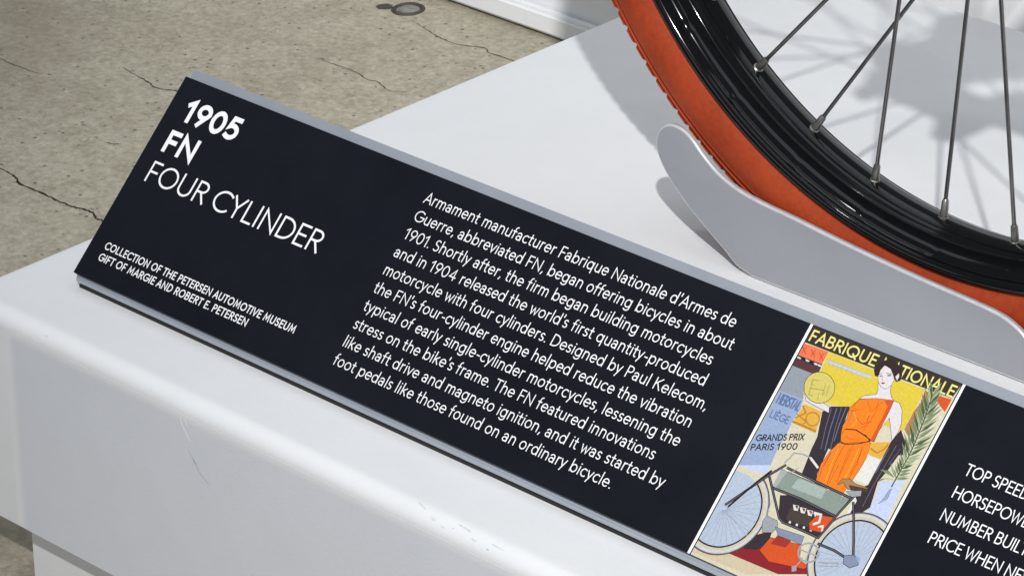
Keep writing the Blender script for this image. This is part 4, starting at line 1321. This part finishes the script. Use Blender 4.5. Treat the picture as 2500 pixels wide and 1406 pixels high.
s cream2 3.4 108.4,47.2 107.0,48.7 105.4,50.2 103.7,51.4 102.0,52.5 100.1,53.5 98.2,54.3 96.2,54.9 94.1,55.3 92.0,55.5 89.9,55.6 87.8,55.4 85.8,55.1 83.7,54.6 81.8,53.9 79.9,53.0 78.0,52.0 76.3,50.8 74.7,49.5 73.2,48.0 71.9,46.4 70.7,44.7 69.6,42.8 68.8,40.9 68.1,39.0 67.5,36.9 67.2,34.9 67.1,32.8 67.1,30.7 67.3,28.6 67.7,26.6 68.3,24.6 69.1,22.6 70.0,20.7 71.1,19.0 72.4,17.3 73.8,15.7 75.3,14.3 77.0,13.0 78.8,11.9
s leafw 0.7 108.8,47.6 107.4,49.2 105.8,50.6 104.1,51.9 102.3,53.1 100.3,54.0 98.4,54.8 96.3,55.4 94.2,55.9 92.1,56.1 89.9,56.2 87.8,56.0 85.6,55.7 83.6,55.2 81.5,54.4 79.6,53.6 77.7,52.5 75.9,51.3 74.3,49.9 72.8,48.4 71.4,46.7 70.2,45.0 69.1,43.1 68.2,41.2 67.5,39.1 67.0,37.1 66.6,34.9 66.5,32.8 66.5,30.7 66.7,28.5 67.1,26.4 67.8,24.4 68.5,22.4 69.5,20.4 70.6,18.6 71.9,16.9 73.4,15.3 74.9,13.8 76.6,12.5 78.4,11.4
s sand 0.6 107.6,46.6 106.3,48.0 104.8,49.4 103.2,50.6 101.5,51.7 99.7,52.6 97.8,53.3 95.9,53.9 93.9,54.3 92.0,54.5 89.9,54.6 87.9,54.4 86.0,54.1 84.0,53.6 82.1,53.0 80.3,52.1 78.6,51.1 76.9,50.0 75.4,48.7 74.0,47.3 72.7,45.8 71.5,44.1 70.5,42.4 69.7,40.6 69.0,38.7 68.5,36.7 68.2,34.8 68.1,32.8 68.1,30.8 68.3,28.8 68.7,26.8 69.3,24.9 70.0,23.0 70.9,21.2 72.0,19.5 73.2,17.9 74.5,16.4 76.0,15.1 77.6,13.8 79.2,12.8
s ink 0.9 106.8,45.9 105.5,47.3 104.1,48.6 102.6,49.8 101.0,50.8 99.3,51.7 97.5,52.4 95.7,52.9 93.8,53.3 91.9,53.5 90.0,53.6 88.1,53.4 86.2,53.1 84.3,52.7 82.5,52.0 80.8,51.2 79.1,50.3 77.5,49.2 76.0,48.0 74.7,46.6 73.5,45.2 72.4,43.6 71.4,41.9 70.6,40.2 70.0,38.4 69.5,36.5 69.2,34.6 69.1,32.7 69.1,30.8 69.3,28.9 69.7,27.0 70.2,25.2 70.9,23.4 71.8,21.7 72.8,20.1 73.9,18.6 75.2,17.1 76.6,15.8 78.1,14.7 79.8,13.6
s steel2 0.18 91.1,32.9 105.2,47.5
s steel2 0.18 91.0,33.0 102.1,50.0
s steel2 0.18 90.8,33.1 98.4,51.9
s steel2 0.18 90.6,33.1 94.5,53.1
s steel2 0.18 90.4,33.2 90.4,53.5
s steel2 0.18 90.3,33.1 86.4,53.1
s steel2 0.18 90.1,33.1 82.5,51.9
s steel2 0.18 89.9,33.0 78.8,50.0
s steel2 0.18 89.8,32.9 75.7,47.5
s steel2 0.18 89.6,32.7 73.0,44.4
s steel2 0.18 89.5,32.6 71.0,40.8
s steel2 0.18 89.5,32.4 69.7,37.0
s steel2 0.18 89.5,32.2 69.2,32.9
s steel2 0.18 89.5,32.0 69.4,28.8
s steel2 0.18 89.5,31.8 70.4,24.9
s steel2 0.18 89.6,31.6 72.2,21.2
s steel2 0.18 89.7,31.5 74.6,17.9
s steel2 0.18 89.8,31.4 77.6,15.1
s steel 0.9 72.9,23.6 84.1,27.4
s steel 0.6 74.4,22.0 84.9,26.1
f steel 0 30.8,31.4 31.7,35.1 38.7,35.0 41.1,32.1 39.7,28.2 34.1,26.0
s ink 0.2 30.8,31.4 31.7,35.1 38.7,35.0 41.1,32.1 39.7,28.2 34.1,26.0 30.8,31.4
f steel2 0 39.6,31.5 58.0,33.1 58.9,28.5 43.6,28.0
s ink 0.2 39.6,31.5 58.0,33.1 58.9,28.5 43.6,28.0 39.6,31.5
f cloak 0 32.8,47.8 43.0,51.7 68.4,48.8 67.9,41.4 65.0,35.9 38.9,35.7
f dark 0 41.7,44.5 56.6,44.8 57.8,38.6 43.0,37.2
s ink 0.15 41.7,44.5 56.6,44.8 57.8,38.6 43.0,37.2 41.7,44.5
f white 0 42.7,46.0 46.5,46.7 47.1,43.9 44.8,43.5
f dark 0 44.0,46.1 46.1,46.4 46.4,44.4
f white 0 45.4,37.4 46.6,37.5 47.0,36.3 45.6,36.2
f white 0 47.2,46.2 51.1,47.0 51.7,44.1 49.4,43.7
f crimson 0 48.6,46.3 50.7,46.6 51.0,44.6
f white 0 50.0,37.6 51.1,37.8 51.6,36.5 50.2,36.4
f white 0 51.8,46.5 55.6,47.2 56.2,44.3 54.0,44.0
f crimson 0 53.2,46.5 55.2,46.8 55.6,44.8
f white 0 54.6,37.8 55.7,38.0 56.1,36.8 54.8,36.6
f white 0 56.4,46.7 60.2,47.4 60.8,44.5 58.5,44.2
f crimson 0 57.7,46.7 59.8,47.0 60.1,45.0
f white 0 59.1,38.0 60.2,38.2 60.7,37.0 59.3,36.8
f orange2 0 58.8,46.2 68.7,48.4 67.9,41.4 66.0,38.5 59.1,37.4 56.7,40.4
s ink 0.15 58.8,46.2 68.7,48.4 67.9,41.4 66.0,38.5 59.1,37.4 56.7,40.4 58.8,46.2
s white 1.3 56.8,46.5 60.9,47.0 62.0,43.0 59.5,40.9
s white 1 62.9,40.6 65.1,42.0 66.0,39.6
f tank 0 26.2,60.7 71.8,61.2 69.8,49.6 26.2,50.3
s ink 0.35 26.2,60.7 71.8,61.2 69.8,49.6 26.2,50.3 26.2,60.7
f tank2 0 38.0,59.9 56.6,60.3 56.3,54.6 36.7,53.8
f tank3 0 26.2,60.7 30.0,60.7 28.2,50.5 25.9,50.8
s white 0.7 28.6,62.1 29.8,61.0
s white 0.7 37.9,62.3 39.1,61.2
s white 0.7 56.5,61.7 57.7,60.6
s white 0.7 66.1,61.6 67.2,60.5
s ink 1.5 27.0,63.5 21.8,56.5 16.8,49.0 5.6,31.7
s cloakl 0.5 27.0,63.5 21.8,56.5 16.8,49.0 5.6,31.7
s ink 1.5 28.9,62.6 41.1,62.2 57.0,61.6 72.1,61.2
s cloakl 0.5 28.9,62.6 41.1,62.2 57.0,61.6 72.1,61.2
s ink 1.5 26.4,49.8 45.1,50.3 69.4,49.2
s cloakl 0.5 26.4,49.8 45.1,50.3 69.4,49.2
s ink 1.5 21.8,54.3 30.2,45.7 38.9,36.8 42.3,35.3 54.1,35.5 66.0,35.4 67.9,42.5 70.1,52.2 73.3,62.3
s cloakl 0.5 21.8,54.3 30.2,45.7 38.9,36.8 42.3,35.3 54.1,35.5 66.0,35.4 67.9,42.5 70.1,52.2 73.3,62.3
s ink 1.5 67.7,32.5 78.1,32.7 88.6,31.4
s cloakl 0.5 67.7,32.5 78.1,32.7 88.6,31.4
s ink 1.5 74.7,59.5 79.2,52.4 86.6,40.0 90.1,33.6
s cloakl 0.5 74.7,59.5 79.2,52.4 86.6,40.0 90.1,33.6
s ink 1.2 20.9,57.8 15.8,48.6 7.7,31.4
s steel 0.8 25.8,64.5 27.4,68.2 28.0,71.2 32.9,72.5 38.6,72.4
s white 1.3 38.8,72.2 45.4,69.1
s ink 0.25 39.4,73.3 45.8,70.4 46.0,68.5
s steel 0.5 34.9,65.1 33.4,62.3 31.3,60.7
s steel 0.4 7.3,27.9 19.2,24.4
s steel 0.4 29.8,43.3 31.7,34.0
s steel 0.3 20.3,24.5 25.8,23.9 26.5,20.8
f tan 0 60.8,65.2 61.9,68.7 65.9,70.2 70.9,69.1 78.0,69.6 79.5,68.0 71.0,65.8 68.0,64.7 63.3,67.3 62.1,65.2
s ink 0.25 60.8,65.2 61.9,68.7 65.9,70.2 70.9,69.1 78.0,69.6 79.5,68.0 71.0,65.8 68.0,64.7 63.3,67.3 62.1,65.2 60.8,65.2
f dark2 0 67.2,67.1 78.2,69.1 79.5,68.0 69.8,64.8
f steel 0 67.5,63.4 75.8,67.1 76.9,64.2 72.2,61.8
s ink 0.2 67.5,63.4 75.8,67.1 76.9,64.2 72.2,61.8 67.5,63.4
f steel2 0 84.9,32.2 89.6,34.6 93.6,34.0 95.0,30.7 91.3,27.6 86.6,28.4
s ink 0.3 84.9,32.2 89.6,34.6 93.6,34.0 95.0,30.7 91.3,27.6 86.6,28.4 84.9,32.2
f blue1 0 90.6,35.0 94.4,34.8 95.2,31.3
s steel 1 70.6,28.4 71.1,27.2 71.2,25.9 70.9,24.6 70.2,23.4 69.1,22.5 67.8,21.8 66.3,21.3 64.7,21.3 63.1,21.5 61.6,22.1 60.4,23.0 59.5,24.1 59.0,25.3 58.9,26.6 59.2,27.9 60.0,29.1 61.0,30.0 62.3,30.7 63.9,31.2 65.5,31.2 67.0,31.0 68.5,30.4 69.7,29.5 70.6,28.4
s steel 0.7 65.1,26.2 71.0,26.6
s steel 0.7 65.1,26.2 65.9,21.1
s steel 0.7 65.1,26.2 59.1,25.9
s steel 0.7 65.1,26.2 64.2,31.4
f steel 0 59.9,16.2 62.2,17.7 63.8,15.0 61.5,13.6
s steel 0.6 63.5,22.6 62.2,16.6
"""


def clip(poly, u0, u1, v0, v1):
    def cut(pl, inside, inter):
        out = []
        for i, b in enumerate(pl):
            a = pl[i - 1]
            if inside(b):
                if not inside(a):
                    out.append(inter(a, b))
                out.append(b)
            elif inside(a):
                out.append(inter(a, b))
        return out
    for ax, lim, sg in ((0, u0, 1), (0, u1, -1), (1, v0, 1), (1, v1, -1)):
        if not poly:
            return []
        poly = cut(poly, lambda p: (p[ax] - lim) * sg >= 0, lambda a, b: tuple(a[k] + (b[k] - a[k]) * (lim - a[ax]) / (b[ax] - a[ax]) for k in (0, 1)))
    return poly


U0, U1 = 494.6, 597.2
layers = [(INKS.index('paper'), [(U0, .05), (U1, .05), (U1, 138.95), (U0, 138.95)]), (INKS.index('ink'), [(496.3, .05), (595.6, .05), (595.6, 138.95), (496.3, 138.95)]), (INKS.index('cream'), [(497.0, .05), (594.9, .05), (594.9, 138.5), (497.0, 138.5)])]


def put(ink, poly):
    q = clip([(p[0], p[1]) for p in poly], 497.0, 594.9, .05, 138.5)
    if len(q) > 2:
        layers.append((INKS.index(ink), q))


def put_text(ink, *a, **kw):
    st, w = set_line(*a, **kw)
    for s in st:
        for q in ribbon(s, w, 1.0):
            put(ink, q)


def rot_text(ink, text, u, v, h, wt, length, deg, shear=0.0):
    st, w = set_line(text, 0, 0, h, wt, u1=length, shear=shear)
    cs, sn = math.cos(math.radians(deg)), math.sin(math.radians(deg))
    for s in st:
        for q in ribbon([(u + x * cs - y * sn, v + x * sn + y * cs) for x, y in s], w, 1.0):
            put(ink, q)


header_done = False
for row in PICTURE.strip().split('\n'):
    kind, ink, w, *pts = row.split()
    pts = [tuple(float(c) for c in p.split(',')) for p in pts]
    pts = [(a + 496, b) for a, b in pts]
    if kind == 'f':
        put(ink, pts)
    else:
        for q in ribbon(pts, float(w), 0.6):
            put(ink, q)
    if ink == 'brown' and not header_done:
        header_done = True
        put_text('head', 'FABRIQUE', 498.2, 129.9, 6.9, .15, u1=542.6)
        put_text('head', 'NATIONALE', 546.2, 129.9, 6.9, .15, u1=593.6)
for dx, ink, wt in ((0, 'cloakb', .15),):
    rot_text(ink, 'HERSTAL', 498.6 + dx, 92.0, 6.2, wt, 15.4, 1.5)
    rot_text(ink, 'LI\u00c8GE', 499.2 + dx, 83.7, 4.6, wt, 12.6, 0.5)
rot_text('ink', 'GRANDS PRIX', 499.0, 68.9, 3.9, .17, 28.6, 21.6, .12)
rot_text('ink', 'PARIS 1900', 498.9, 63.2, 3.9, .17, 27.6, 21.6, .12)
flat_print('poster_print', layers, panel, MATS, 0.06)
